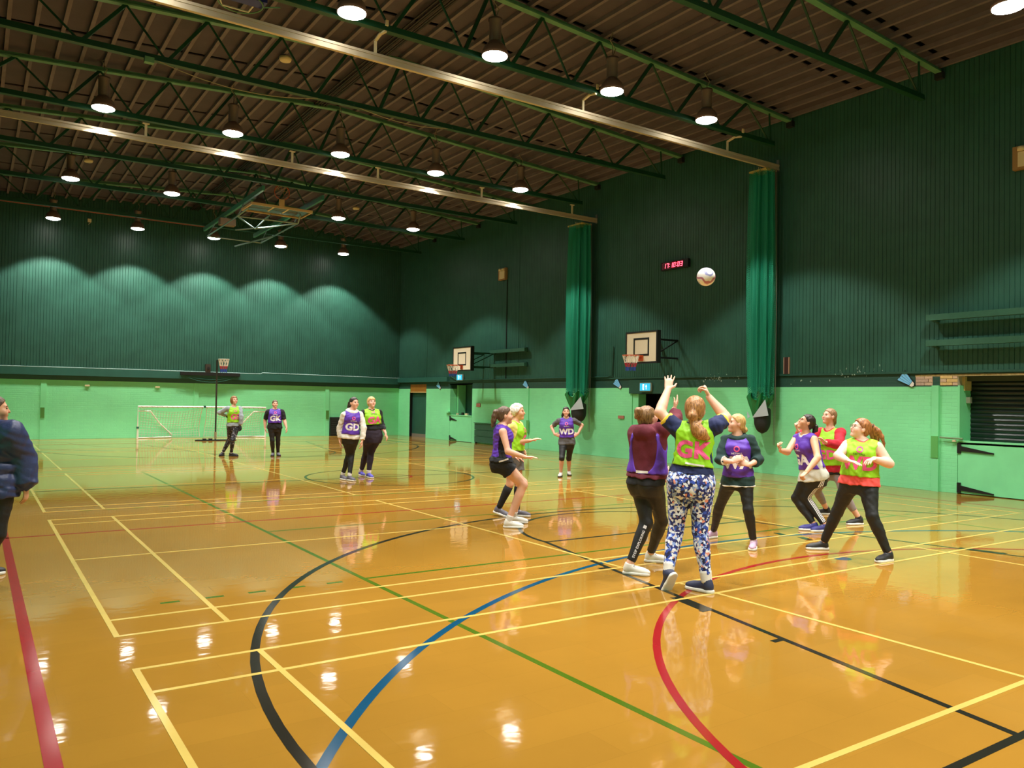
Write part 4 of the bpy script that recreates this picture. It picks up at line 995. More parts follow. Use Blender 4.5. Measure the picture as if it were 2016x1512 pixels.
def pattern_mat(name, cols, scale):
    key = 'print_'+name
    m = bpy.data.materials.new(key); m.use_nodes = True; nt = m.node_tree; b = nt.nodes['Principled BSDF']; L = nt.links.new
    b.inputs['Roughness'].default_value = 0.7
    g = nt.nodes.new('ShaderNodeNewGeometry')
    n = nt.nodes.new('ShaderNodeTexNoise'); n.inputs['Scale'].default_value = scale*0.8; n.inputs['Detail'].default_value = 2; L(g.outputs['Position'], n.inputs['Vector'])
    vm = nt.nodes.new('ShaderNodeVectorMath'); vm.operation = 'MULTIPLY_ADD'; vm.inputs[1].default_value = (1.6/scale,)*3; L(n.outputs['Color'], vm.inputs[0]); L(g.outputs['Position'], vm.inputs[2])
    v = nt.nodes.new('ShaderNodeTexVoronoi'); v.inputs['Scale'].default_value = scale; L(vm.outputs[0], v.inputs['Vector'])
    sp = nt.nodes.new('ShaderNodeSeparateColor'); L(v.outputs['Color'], sp.inputs[0])
    cr = nt.nodes.new('ShaderNodeValToRGB'); cr.color_ramp.interpolation = 'CONSTANT'; L(sp.outputs[0], cr.inputs[0])
    e = cr.color_ramp.elements
    e[0].position = 0; e[0].color = (*lin(cols[0][1]), 1); e[1].position = cols[1][0]; e[1].color = (*lin(cols[1][1]), 1)
    for p, c in cols[2:]: x = e.new(p); x.color = (*lin(c), 1)
    L(cr.outputs[0], b.inputs['Base Color'])
    MATS[key] = m; return m

LIME = cloth('lime_bib', (146, 206, 22), 0.6); PURP = cloth('purple_bib', (88, 44, 166), 0.6)
PINK = mat('pink_print', (236, 88, 150), 0.6); WHT = mat('white_print', (232, 228, 234), 0.6)

def project_mesh(verts, faces, bvh, c, right, up, fwd, name, m, parent, lift=0.004, maxlen=0.022):
    import bmesh
    bm = bmesh.new(); vs = [bm.verts.new((x, y, 0)) for x, y in verts]
    for f in faces:
        try: bm.faces.new([vs[i] for i in f])
        except ValueError: pass
    bmesh.ops.triangulate(bm, faces=bm.faces[:])
    for _ in range(5):
        es = [e for e in bm.edges if e.calc_length() > maxlen]
        if not es: break
        bmesh.ops.subdivide_edges(bm, edges=es, cuts=1); bmesh.ops.triangulate(bm, faces=bm.faces[:])
    bad = []
    for v in bm.verts:
        o = Vector(c)+Vector(right)*v.co.x+Vector(up)*v.co.y+Vector(fwd)*0.6
        hit, nrm, _, dist = bvh.ray_cast(o, -Vector(fwd), 1.2)
        if hit is None: bad.append(v)
        else: v.co = hit+Vector(fwd)*lift
    bmesh.ops.delete(bm, geom=bad, context='VERTS')
    me = bpy.data.meshes.new(name); bm.to_mesh(me); bm.free(); me.materials.append(m)
    return link(name, me, parent) if len(me.polygons) else None
_text_cache = {}
def text_geo(s, bold=0.03):
    if s not in _text_cache:
        cu = bpy.data.curves.new('txt', 'FONT'); cu.body = s; cu.offset = bold; cu.resolution_u = 4; cu.align_x = 'CENTER'; cu.align_y = 'CENTER'; cu.space_character = 1.06
        o = bpy.data.objects.new('txt', cu); COL.objects.link(o)
        dg = bpy.context.evaluated_depsgraph_get(); dg.update(); me = o.evaluated_get(dg).to_mesh()
        V = [(v.co.x, v.co.y) for v in me.vertices]; Fc = [tuple(p.vertices) for p in me.polygons]
        o.evaluated_get(dg).to_mesh_clear(); bpy.data.objects.remove(o); bpy.data.curves.remove(cu)
        _text_cache[s] = (V, Fc)
    return _text_cache[s]
def ring_geo(r0, r1, n=24):
    V = [(r*math.cos(2*math.pi*i/n), r*math.sin(2*math.pi*i/n)) for i in range(n) for r in (r0, r1)]
    return V, [(2*i, 2*i+1, (2*i+3) % (2*n), (2*i+2) % (2*n)) for i in range(n)]

# --------------------------------------------------------------------------------------------------------------
def person(S):
    D0 = S['D']; sc = S.get('s', 1.0); far = S.get('far', False); h = S.get('h', 0.0105 if far else 0.0068)
    J = lambda p: at(p[0], p[1], D0+(p[2] if len(p) > 2 else 0))
    pel, neck, head = J(S['pel']), J(S['neck']), J(S['head'])
    vh = unit([pel[0]-CAM[0], pel[1]-CAM[1], 0]); rh = np.array([vh[1], -vh[0], 0.0])
    def face(psi, pitch=0.0):
        a = math.radians(psi); f = -vh*math.cos(a)+rh*math.sin(a); p = math.radians(pitch)
        return f*math.cos(p)+np.array([0, 0, math.sin(p)])
    ax = unit(neck-pel); Lt = np.linalg.norm(neck-pel)
    def frame(psi):
        f = face(psi); f = unit(f-ax*(f@ax)); lat = np.cross(f, ax)
        if lat@(rh+0.3*vh) < 0: lat = -lat
        return f, lat
    fc, lc = frame(S['psi']); fh, lh = frame(S.get('psih', S['psi']))
    wt, ht, bt = S.get('waist', 1.0), S.get('hip', 1.0), S.get('build', 1.0)
    # ---- joints
    hw = 0.085*sc*ht**0.5; sw = 0.165*sc
    hips = [pel-lh*hw-ax*0.03, pel+lh*hw-ax*0.03]
    sh = []
    for i, s in enumerate((-1, 1)):
        q = S['sh'][i]; sh.append(at(q[0], q[1], D0+(S['neck'][2] if len(S['neck']) > 2 else 0)+(q[2] if len(q) > 2 else s*sw*float(lc@_fw))))
    def solve(px, p, q, L1, L2, bias):
        Dp, Dq = (p-CAM)@_fw, (q-CAM)@_fw; best = None
        for D in np.linspace(min(Dp, Dq)-0.5, max(Dp, Dq)+0.5, 201):
            P = at(px[0], px[1], D); c = (np.linalg.norm(P-p)-L1)**2+(np.linalg.norm(P-q)-L2)**2-bias*0.02*(D-(Dp+Dq)/2)
            if best is None or c < best[0]: best = (c, P)
        return best[1]
    arms = []
    for i in range(2):
        a = S['arm'][i]; wr = J(a['wr']); el = J(a['el']) if len(a['el']) > 2 else solve(a['el'], sh[i], wr, 0.275*sc, 0.235*sc, a.get('eb', 0.3))
        tip = J(a['tip']); hd = unit(tip-wr)
        arms.append((el, wr, hd, a))
    legs = []
    for i in range(2):
        g = S['leg'][i]; u, v, dz, psi_f = g['foot'][:4]; pit = g['foot'][4] if len(g['foot']) > 4 else 0.0
        ray = _fw+_R*(u-1008)/FPX-_U*(v-756)/FPX
        gp = CAM+ray*(D0+dz); ground = np.array([gp[0], gp[1], g.get('lift', 0.0)])
        fd = face(psi_f); fd = unit([fd[0], fd[1], 0])
        # the foot pivots about the ball when the heel is raised
        ball = ground+fd*0.0; back = fd*math.cos(math.radians(pit))*-0.11*sc+np.array([0, 0, math.sin(math.radians(pit))*0.11*sc])
        org = ball+back                                          # floor point under the ankle, in shoe space
        fx = unit(-back); fz = unit(np.array([0, 0, 1])-fx*fx[2]); ank = org+fz*0.085*sc-fx*0.012
        kn = solve(g['kn'], hips[i], ank, 0.405*sc, 0.40*sc, g.get('kb', 0.3))
        legs.append((kn, ank, org, fx, fz, g))
    # ---- grid
    P = [pel, neck, head]+sh+hips+[x for a in arms for x in (a[0], a[1], a[1]+a[2]*0.2)]+[x for l in legs for x in (l[0], l[1], l[2])]
    P = np.array(P); m_ = 0.24*sc
    F = Field(P.min(0)-np.array([m_, m_, 0.02]), P.max(0)+m_, h)
    hu_f = face(S['hpsi'], S.get('hpitch', 0)); hr = unit(np.cross(hu_f, (0, 0, 1))); hu = np.cross(hr, hu_f); hf = hu_f
    roll = math.radians(S.get('hroll', 0))
    if roll: hr, hu = hr*math.cos(roll)+hu*math.sin(roll), hu*math.cos(roll)-hr*math.sin(roll)
    hs = S.get('hs', 1.0)*sc
    H = lambda x, y, z: head+(hr*x+hf*y+hu*z)*hs
    HA = (hr, hf, hu)
    # ---- torso loft
    def torso(A, e=0.0, drape=0.0, t0=-0.32, t1=1.06, k=0.02, flare=0.0, ribs=0.0):
        T = np.array([-0.60, -0.36, -0.20, -0.08, 0.08, 0.22, 0.40, 0.58, 0.76, 0.90, 0.98, 1.06])
        rx = np.array([0.13+flare, 0.135+flare*0.8, 0.158+flare*0.4, 0.168, 0.158, 0.140, 0.126, 0.130, 0.143, 0.142, 0.100, 0.055])*sc
        ry = np.array([0.09+flare, 0.095+flare*0.8, 0.112+flare*0.4, 0.118, 0.112, 0.104, 0.094, 0.100, 0.108, 0.094, 0.070, 0.052])*sc
        wm = np.interp(T, [-0.3, -0.05, 0.1, 0.35, 0.6, 1.0], [ht, ht, (ht+wt)/2, wt, (wt+bt)/2, bt])
        rx = rx*wm; ry = ry*wm
        if drape: # loose cloth hangs from chest to hip
            lo_ = np.interp(T, [-0.6, 0.0, 0.8], [rx[3]*1.02, rx[3], rx[8]]); rx = np.where(T < 0.8, rx+(np.maximum(lo_, rx)-rx)*drape, rx)
            lo_ = np.interp(T, [-0.6, 0.0, 0.8], [ry[3]*1.05, ry[3]*1.05, ry[8]*1.15]); ry = np.where(T < 0.8, ry+(np.maximum(lo_, ry)-ry)*drape, ry)
        rx = rx+e; ry = ry+e
        R = rx.max()+0.06
        pa, pb = pel+ax*Lt*t0, pel+ax*Lt*t1
        sl, X, Y, Z = F.sub(np.minimum(pa, pb)-R, np.maximum(pa, pb)+R)
        x, y, z = X-f32(pel[0]), Y-f32(pel[1]), Z-f32(pel[2])
        dt = lambda v: x*f32(v[0])+y*f32(v[1])+z*f32(v[2])
        t = dt(ax)/f32(Lt); tc = np.clip(t, 0, 1).astype(f32)
        xx = dt(lh)*(1-tc)+dt(lc)*tc; yy = dt(fh)*(1-tc)+dt(fc)*tc
        RX = np.interp(t, T, rx).astype(f32); RY = np.interp(t, T, ry).astype(f32)
        yo = np.interp(t, [-0.3, 0.0, 0.35, 0.75, 1.06], np.array([-0.012, -0.006, 0.008, 0.004, -0.012])*sc).astype(f32)
        if ribs:
            w = ribs*np.abs(np.sin(t*math.pi*5.0))**0.6; RX = RX+w.astype(f32); RY = RY+w.astype(f32)
        yy = yy-yo
        k0 = np.sqrt((xx/RX)**2+(yy/RY)**2)+1e-6; k1 = np.sqrt((xx/RX**2)**2+(yy/RY**2)**2)+1e-6
        D = k0*(k0-1)/k1
        D = np.maximum(D, np.maximum((t-t1)*Lt, (t0-t)*Lt))
        A[sl] = smin(A[sl], D.astype(f32), k)
        # bust, seat, shoulder caps
        b_ = S.get('bust', 1.0)
        if t1 > 0.8:
            for s in (-1, 1):
                ell(F, A, pel+ax*Lt*0.69+lc*s*0.062*sc+fc*0.075*sc*bt, (lc, fc, ax), np.array([0.062, 0.055*b_, 0.060])*sc+e, 0.045)
        if t0 < 0.0:
            for s in (-1, 1): ell(F, A, pel-ax*0.055*sc+lh*s*0.068*sc*ht-fh*0.055*sc*ht, (lh, fh, ax), np.array([0.082, 0.080, 0.092])*sc*ht+e, 0.04)
        return t
    def tparam():
        sl, X, Y, Z = F.sub(F.lo, F.lo+F.n*F.h)
        return ((X-f32(pel[0]))*f32(ax[0])+(Y-f32(pel[1]))*f32(ax[1])+(Z-f32(pel[2]))*f32(ax[2]))/f32(Lt)
    TT = tparam()
    rw = np.random.RandomState(int(abs(S['pel'][0]))+3)
    def wrinkle(amp, wl=0.11):
        sl, X, Y, Z = F.sub(F.lo, F.lo+F.n*F.h); N = 0
        for _ in range(5):
            d = unit(rw.normal(size=3)*np.array([1, 1, 1.3])); d2 = unit(rw.normal(size=3)); k = 2*math.pi/(wl*rw.uniform(0.6, 1.6)); ph, ph2 = rw.uniform(0, 6, 2)
            N = N+np.sin((X*f32(d[0])+Y*f32(d[1])+Z*f32(d[2]))*f32(k)+f32(ph)+1.5*np.sin((X*f32(d2[0])+Y*f32(d2[1])+Z*f32(d2[2]))*f32(k*0.6)+f32(ph2)))
        return (N*f32(amp/2.2)).astype(f32)
    ab = S.get('armw', 1.0)*bt*sc; lb = S.get('legw', 1.0)*sc
    RU = [(0, 0.044*ab), (0.25, 0.046*ab), (0.6, 0.041*ab), (1, 0.035*ab)]; RF = [(0, 0.038*ab), (0.25, 0.041*ab), (0.7, 0.031*ab), (1, 0.025*ab)]
    RT = [(0, 0.088*lb), (0.3, 0.086*lb), (0.75, 0.064*lb), (1, 0.053*lb)]; RC = [(0, 0.053*lb), (0.28, 0.058*lb), (0.65, 0.043*lb), (1, 0.035*lb)]
    add = lambda R, e: [(t, r+e) for t, r in R]
    def shoulders(A, e, k=0.035):
        for s in sh:
            seg(F, A, neck+(s-neck)*0.15-ax*0.01, s-ax*0.005, [(0, 0.040*sc+e), (1, 0.043*ab+e)], k)
    def arm(A, i, e, f0, f1, k=0.035, flare=0.0, rib=0.0):
        el, wr = arms[i][0], arms[i][1]
        if f1 <= 1: seg(F, A, sh[i], sh[i]+(el-sh[i])*f1, add([(t/f1 if f1 else 0, r) for t, r in RU if t <= f1]+[(1, np.interp(f1, [a for a, _ in RU], [b for _, b in RU])+flare)], e), k, cut1=True)
        else:
            seg(F, A, sh[i], el, add(RU, e), k); g = f1-1
            seg(F, A, el, el+(wr-el)*g, add([(t/g, r) for t, r in RF if t <= g]+[(1, np.interp(g, [a for a, _ in RF], [b for _, b in RF])+flare)], e), 0.03, cut1=True)
    def leg(A, i, e, f1, k=0.04, flare=0.0):
        kn, an = legs[i][0], legs[i][1]
        if f1 <= 1: seg(F, A, hips[i], hips[i]+(kn-hips[i])*f1, add([(t/f1, r) for t, r in RT if t <= f1]+[(1, np.interp(f1, [a for a, _ in RT], [b for _, b in RT])+flare)], e), k, cut1=True)
        else:
            seg(F, A, hips[i], kn, add(RT, e), k); g = f1-1
            seg(F, A, kn, kn+(an-kn)*g, add([(t/g, r) for t, r in RC if t <= g]+[(1, np.interp(g, [a for a, _ in RC], [b for _, b in RC])+flare)], e), 0.03, cut1=True)
    # ---- body
    B = F.new(); torso(B); shoulders(B, 0)
    for i in range(2):
        el, wr, hd, a = arms[i]; kn, an, org, fx, fz, g = legs[i]
        seg(F, B, sh[i], el, RU, 0.035); seg(F, B, el, wr, RF, 0.025)
        seg(F, B, hips[i], kn, RT, 0.04); seg(F, B, kn, an, RC, 0.03); seg(F, B, an-fz*0.03*sc, an-fz*0.04*sc+fx*0.12*sc, [(0, 0.03*sc), (1, 0.022*sc)], 0.02)
    nk = H(0, -0.022, -0.07)
    seg(F, B, neck-ax*0.03, nk, [(0, 0.056*sc), (1, 0.050*sc)], 0.04)
    E = F.new()
    ell(F, E, H(0, -0.010, 0.028), HA, np.array([0.073, 0.093, 0.088])*hs, 0.02); ell(F, E, H(0, 0.026, -0.040), HA, np.array([0.057, 0.064, 0.074])*hs, 0.03)
    ell(F, E, H(0, 0.070, -0.095), HA, np.array([0.026, 0.022, 0.020])*hs, 0.03); seg(F, E, H(0, 0.086, 0.014), H(0, 0.105, -0.026), [(0, 0.008*hs), (1, 0.0110*hs)], 0.014)
    seg(F, E, H(-0.036, 0.076, 0.026), H(0.036, 0.076, 0.026), [(0, 0.010*hs), (1, 0.010*hs)], 0.02)
    for s in (-1, 1):
        ell(F, E, H(s*0.032, 0.100, 0.006), HA, np.array([0.017, 0.016, 0.011])*hs, 0.012, sub=True)
        ell(F, E, H(s*0.040, 0.062, -0.028), HA, np.array([0.026, 0.026, 0.026])*hs, 0.03); ell(F, E, H(s*0.076, -0.006, -0.008), HA, np.array([0.012, 0.020, 0.032])*hs, 0.008)
    seg(F, E, H(-0.017, 0.082, -0.056), H(0.017, 0.082, -0.056), [(0, 0.010*hs), (1, 0.010*hs)], 0.012)
    B = smin(B, E, 0.025)
    fr_ = 0.0115 if far else 0.0092
    for i in range(2):
        el, wr, hd, a = arms[i]; G = F.new()
        pn = unit(J(a['palm'])-wr) if 'palm' in a and len(a['palm']) == 3 and not isinstance(a['palm'], str) else None
        fa = unit(wr-el)
        if pn is None:
            pn = {'down': np.array([0, 0, -1.0]), 'up': np.array([0, 0, 1.0]), 'in': unit(pel-wr), 'cam': -vh, 'away': vh, 'left': -rh, 'right': rh, 'front': fc, 'back': -fc}[a.get('palm', 'in')]
        pn = unit(pn-hd*(pn@hd)); sd = np.cross(hd, pn)*a.get('thumb', 1)       # sd points to the thumb side
        c = a.get('curl', 0.3)
        seg(F, G, wr-hd*0.01, wr+hd*0.085*sc, [(0, 0.027*sc), (0.4, 0.036*sc), (1, 0.040*sc)], 0.01, flat=(pn, 0.40))
        for j, (off, ln) in enumerate(((0.030, 0.070), (0.010, 0.080), (-0.010, 0.074), (-0.029, 0.058))):
            p = wr+hd*0.082*sc+sd*off*sc; d = unit(hd+sd*off*a.get('spread', 3.0)); ang = c*(1.0+0.06*j)
            for q_, fl in enumerate((0.44, 0.31, 0.25)):
                w = ang*(0.5, 1.35, 2.0)[q_] if q_ else ang*0.7
                dd = unit(d*math.cos(w)+pn*math.sin(w)); e_ = p+dd*ln*fl*1.12*sc
                seg(F, G, p, e_, [(0, fr_-0.0006*q_), (1, fr_-0.0006*(q_+1))], 0.004); p = e_
        p = wr+hd*0.022*sc+sd*0.026*sc; d1 = unit(hd*0.75+sd*0.75+pn*0.35); e1 = p+d1*0.042*sc; d2 = unit(hd*0.95+sd*(0.35-0.5*min(c, 1))+pn*(0.2+0.5*c)); e2 = e1+d2*0.032*sc
        seg(F, G, p, e1, [(0, 0.0155), (1, 0.0112)], 0.012); seg(F, G, e1, e2, [(0, 0.0112), (1, 0.0088)], 0.006); seg(F, G, e2, e2+unit(d2+pn*0.3)*0.024*sc, [(0, 0.0092), (1, 0.0072)], 0.005)
        B = smin(B, G, 0.008)
        if a.get('glove'):
            G2 = G-0.004; S.setdefault('_gloves', []).append(surface(F, G2, 'glove', cloth('black', (22, 22, 24))))
    body = link('person', surface(F, B, 'person', SKIN[S.get('skin', 'fair')])); tag(body, S['label'], 'person')
    del B, E
    def put(name, A, m):
        me = surface(F, A, name, m)
        return link(name, me, body) if me else None
    for me in S.get('_gloves', []): link('glove', me, body)
    # ---- clothes
    last = {}
    WEAR = []
    for gname, g in S['wear']:
        if g['kind'] == 'cuff': WEAR += [(gname, dict(g, arms=(i,))) for i in g.get('arms', (0, 1))]
        else: WEAR.append((gname, g))
    for gname, g in WEAR:
        A = F.new(); e = g.get('e', 0.008); kind = g['kind']
        if kind == 'bottoms':
            torso(A, e, t0=-0.34, t1=g.get('top', 0.22))
            for i in range(2): leg(A, i, e, g.get('len', 1.9), flare=g.get('flare', 0.0))
            A = np.maximum(A, (TT-g.get('top', 0.22))*f32(Lt))
        elif kind == 'top':
            torso(A, e, g.get('drape', 0.3), t0=g.get('hem', -0.1)-0.02, t1=1.03, flare=g.get('flare', 0), ribs=g.get('ribs', 0)); 
            if g.get('hem', -0.1) < 0.0:
                for i in range(2): leg(A, i, e, 0.4, k=0.05)
            if g.get('sleeve', 0.5) > 0:
                shoulders(A, e)
                for i in range(2): arm(A, i, e+g.get('se', 0.006), 0, g['sleeve'], flare=g.get('cuff', 0.004))
                if g.get('ribs'):
                    for i in range(2):
                        for f_ in (0.3, 0.6, 0.9):
                            c_ = sh[i]+(arms[i][0]-sh[i])*f_; seg(F, A, c_-ax*0.01, c_+ax*0.01, [(0, 0.09*sc), (1, 0.09*sc)], 0.03)
                            c_ = arms[i][0]+(arms[i][1]-arms[i][0])*f_*0.9; seg(F, A, c_-ax*0.01, c_+ax*0.01, [(0, 0.078*sc), (1, 0.078*sc)], 0.03)
            else: shoulders(A, e*0.5, 0.04)
            ell(F, A, neck+ax*0.075+fc*g.get('vneck', 0.02), (lc, fc, ax), np.array([g.get('nr', 0.075), 0.09, 0.085])*sc, 0.01, sub=True)
            if g.get('sleeve', 0.5) == 0:
                for s, sg in zip(sh, (-1, 1)): ell(F, A, s+lc*sg*0.055*sc-ax*0.02, (lc, fc, ax), np.array([0.085, 0.13, 0.12])*sc, 0.01, sub=True)
            if g.get('hood'):
                ps = [neck+lc*0.085*sc*math.cos(w)+fc*0.075*sc*math.sin(w)+ax*(0.022-0.03*math.sin(w)-0.02)*sc for w in np.linspace(0, 2*math.pi, 15)]
                for p, q in zip(ps[:-1], ps[1:]): seg(F, A, p, q, [(0, 0.030*sc), (1, 0.030*sc)], 0.02)
                ell(F, A, neck-fc*0.125*sc-ax*0.025*sc, (lc, fc, ax), np.array([0.12, 0.062, 0.085])*sc, 0.03)
            A = np.maximum(A, (g.get('hem', -0.1)-TT)*f32(Lt))
        elif kind == 'bib':
            torso(A, e, g.get('drape', 0.45), t0=g.get('hem', 0.15)-0.05, t1=1.02)
            st = F.new(); shoulders(st, e*0.7, 0.04)
            A = smin(A, st, 0.03)
            ell(F, A, neck+ax*0.075+fc*0.035, (lc, fc, ax), np.array([0.082, 0.105, 0.105])*sc, 0.01, sub=True)
            for s, sg in zip(sh, (-1, 1)):
                ell(F, A, s+lc*sg*g.get('ah', 0.072)*sc-ax*0.05*sc, (lc, fc, ax), np.array([0.085, 0.16, 0.165])*sc, 0.01, sub=True)
            if g.get('open'):
                for sg in (-1, 1): ell(F, A, pel+ax*Lt*0.42+lc*sg*0.175*sc*bt, (lc, fc, ax), np.array([0.10, g['open'], 0.17])*sc, 0.01, sub=True)
            if g.get('backless'): # shoulder blades bare: cut the back panel to straps
                ell(F, A, pel+ax*Lt*0.60-fc*0.17*sc, (lc, fc, ax), np.array([0.145, 0.135, 0.235])*sc, 0.01, sub=True)
            A = np.maximum(A, (g.get('hem', 0.15)-TT)*f32(Lt))
        elif kind == 'cuff':
            for i in g.get('arms', (0, 1)):
                el, wr = arms[i][0], arms[i][1]; f0, f1 = g['f']
                pt = lambda f: sh[i]+(el-sh[i])*f if f <= 1 else el+(wr-el)*(f-1)
                rr = lambda f: np.interp(f, [0, 1, 1.25, 1.7, 2], [RU[0][1], RU[-1][1], RF[1][1], RF[2][1], RF[3][1]])
                seg(F, A, pt(f0), pt(f1), [(0, rr(f0)+e), (1, rr(f1)+e)], 0.004, cut0=True, cut1=True)
        elif kind == 'band':
            torso(A, e, g.get('drape', 0.3), t0=g['t'][0]-0.05, t1=g['t'][1]+0.05, flare=g.get('flare', 0))
            if g['t'][0] < 0:
                for i in range(2): leg(A, i, e, 0.4, k=0.05)
            A = np.maximum(A, np.maximum((g['t'][0]-TT), (TT-g['t'][1]))*f32(Lt))
        wa = g.get('wr', {'top': 0.0045, 'bib': 0.0045, 'bottoms': 0.0022, 'band': 0.0045}.get(kind, 0))
        if wa:
            if 'W' not in S: S['W'] = wrinkle(1.0)
            A = A+S['W']*f32(wa)
        o = put(gname, A, g['m'])
        if o is None: continue
        if g.get('patch'):
            me = o.data; n_ = len(me.vertices); co = np.empty(n_*3, f32); me.vertices.foreach_get('co', co); co = co.reshape(-1, 3)
            bvh = BVHTree.FromPolygons([Vector(c) for c in co], [tuple(p.vertices) for p in me.polygons])
            for (pn_, x_, t_, w_, h_, rot_, pm_, sd_) in g['patch']:
                fw_ = {'front': fc, 'back': -fc, 'near': -vh}[sd_]; fw_ = unit(fw_-ax*(fw_@ax)); rt = np.cross(-fw_, ax)
                cr_, sr_ = math.cos(math.radians(rot_)), math.sin(math.radians(rot_))
                V = [(a*w_/2*cr_-b*h_/2*sr_, a*w_/2*sr_+b*h_/2*cr_) for a, b in ((-1, -1), (1, -1), (1, 1), (-1, 1))]
                project_mesh(V, [(0, 1, 2, 3)], bvh, pel+ax*Lt*t_+rt*x_, rt, ax, fw_, pn_, pm_, o, lift=0.014)
        last[gname] = (o, g)
        if kind == 'bib' and g.get('text'):
            me = o.data; n_ = len(me.vertices); co = np.empty(n_*3, f32); me.vertices.foreach_get('co', co); co = co.reshape(-1, 3)
            bvh = BVHTree.FromPolygons([Vector(c) for c in co], [tuple(p.vertices) for p in me.polygons])
            sgn = -1 if g.get('side') == 'back' else 1
            fw_ = fc*sgn; rt = np.cross(-fw_, ax); c0 = pel+ax*Lt*g.get('ty', 0.42)+rt*g.get('tx', 0.0)
            V, Fc = text_geo(g['text'], 0.045); k_ = g.get('size', 0.17)
            lab = project_mesh([(x*k_, y*k_) for x, y in V], Fc, bvh, c0, rt, ax, fw_, 'bib_letters', g['tm'], o)
            if lab: lab['label'] = f"{'pink' if g['tm'] is PINK else 'white'} letters {g['text']}"
            if sgn > 0:
                c1 = pel+ax*Lt*(g.get('ty', 0.42)+0.36)+rt*g.get('tx', 0.0)
                V, Fc = ring_geo(0.021, 0.036); project_mesh(V, Fc, bvh, c1, rt, ax, fw_, 'round_logo', PINK, o, maxlen=0.03)
                V, Fc = text_geo('NETBALL', 0.02); k2 = 0.030
                project_mesh([(x*k2, y*k2-0.055) for x, y in V], Fc, bvh, c1, rt, ax, fw_, 'small_print', WHT if g['tm'] is WHT else mat('grey_print', (70, 110, 30), 0.6), o)
    # ---- shoes and socks
    su, ss, sl_ = S['shoe']; sock = S.get('sock')
    for i in range(2):
        kn, an, org, fx, fz, g = legs[i]; fy = np.cross(fz, fx)
        M4 = Matrix(((fx[0]*sc, fy[0]*sc, fz[0]*sc, org[0]), (fx[1]*sc, fy[1]*sc, fz[1]*sc, org[1]), (fx[2]*sc, fy[2]*sc, fz[2]*sc, org[2]), (0, 0, 0, 1)))
        shoe = link('shoe', ME_UPPER, body); shoe.matrix_local = M4
        for o, mm in ((shoe, su), (link('sole', ME_SOLE, shoe, (0, 0, 0)), ss), (link('laces', ME_LACES, shoe, (0, 0, 0)), sl_)):
            o.material_slots[0].link = 'OBJECT'; o.material_slots[0].material = mm
        if sock:
            sm, f0 = sock; top = an+(kn-an)*f0
            ts = np.linspace(0, 1, 6)
            MB().tube([an-fz*0.01+(top-(an-fz*0.01))*t for t in ts], [np.interp(1-f0*t, [a for a, _ in RC], [b for _, b in RC])+0.006 for t in ts], 14).build('sock', sm, body, True)
    # ---- hair
    hm = S['hair']; st = hm['style']; A = F.new(); m = hm['m']; vol = hm.get('vol', 0.010)
    sl, X, Y, Z = F.sub(head-0.45, head+0.45)
    px = X-f32(head[0]); py = Y-f32(head[1]); pz = Z-f32(head[2]); D3 = lambda v: (px*f32(v[0])+py*f32(v[1])+pz*f32(v[2]))/f32(hs)
    ell(F, A, H(0, -0.012, 0.030), HA, np.array([0.074+vol, 0.094+vol, 0.088+vol])*hs, 0.01)
    if st in ('bob', 'short'):
        ell(F, A, H(0, -0.022, -0.015 if st == 'bob' else 0.02), HA, np.array([0.086+vol, 0.085+vol, 0.100+vol if st == 'bob' else 0.07])*hs, 0.03)
    else: ell(F, A, H(0, -0.040, -0.030), HA, np.array([0.058+vol, 0.052+vol, 0.060])*hs, 0.03)
    yy, zz_, xx_ = D3(hf), D3(hu), D3(hr)
    hl = hm.get('line', 0.012)
    cutf = yy-(hl+0.85*zz_)
    if hm.get('fringe'): cutf = np.where(zz_ > 0.045, yy-0.2, cutf)
    if st == 'bob': cutf = np.minimum(np.minimum(yy-0.012, 0.060-np.abs(xx_)), 0.066-zz_)
    lowc = {'bob': -0.105, 'short': -0.06}.get(st, -0.085)
    A[sl] = np.maximum(A[sl], np.maximum(cutf*f32(0.75*hs), (lowc-zz_)*f32(hs)))
    for ch in hm.get('chain', []):                                # tails and buns: chains of tapered locks
        pts = [H(*p[:3]) for p in ch]; rr = [p[3]*hs for p in ch]
        for j in range(len(pts)-1): seg(F, A, pts[j], pts[j+1], [(0, rr[j]), (1, rr[j+1])], 0.012)
    nz = np.sin(95*xx_+2.2*np.sin(40*zz_))*np.sin(88*yy+1.7*np.sin(52*xx_))*np.sin(60*zz_+3*np.sin(33*yy))+0.6*np.sin(170*xx_+60*yy)
    A[sl] = A[sl]+(nz*hm.get('rough', 0.0026)).astype(f32)
    put('hair', A, m)
    if hm.get('tie'):
        t_ = hm['tie']; n_ = 14; c_ = H(*t_[:3]); 
        MB().tube([c_+(hr*math.cos(w)+hu*math.sin(w))*t_[3]*hs for w in np.linspace(0, 2*math.pi, n_, endpoint=False)], 0.006*hs, 6, closed=True).build('hair_tie', M_BLACK, body)
    # ---- face
    if not S.get('noface'):
        dk = mat('eye_dark', (46, 34, 30), 0.3); bw = hm.get('brow', mat('brow_brown', (92, 64, 44), 0.7)); lp = mat('lip_pink', (176, 84, 80), 0.5)
        def blob(nm, c, r, mm):
            V = []; Fq = []
            for j in range(7):
                for i in range(10):
                    ph = math.pi*j/6; w = 2*math.pi*i/10; V.append(H(c[0]+r[0]*math.sin(ph)*math.cos(w), c[1]+r[1]*math.sin(ph)*math.sin(w), c[2]+r[2]*math.cos(ph)))
            for j in range(6):
                for i in range(10): Fq.append((j*10+i, j*10+(i+1) % 10, (j+1)*10+(i+1) % 10, (j+1)*10+i))
            MB().add(V, Fq).build(nm, mm, body, True)
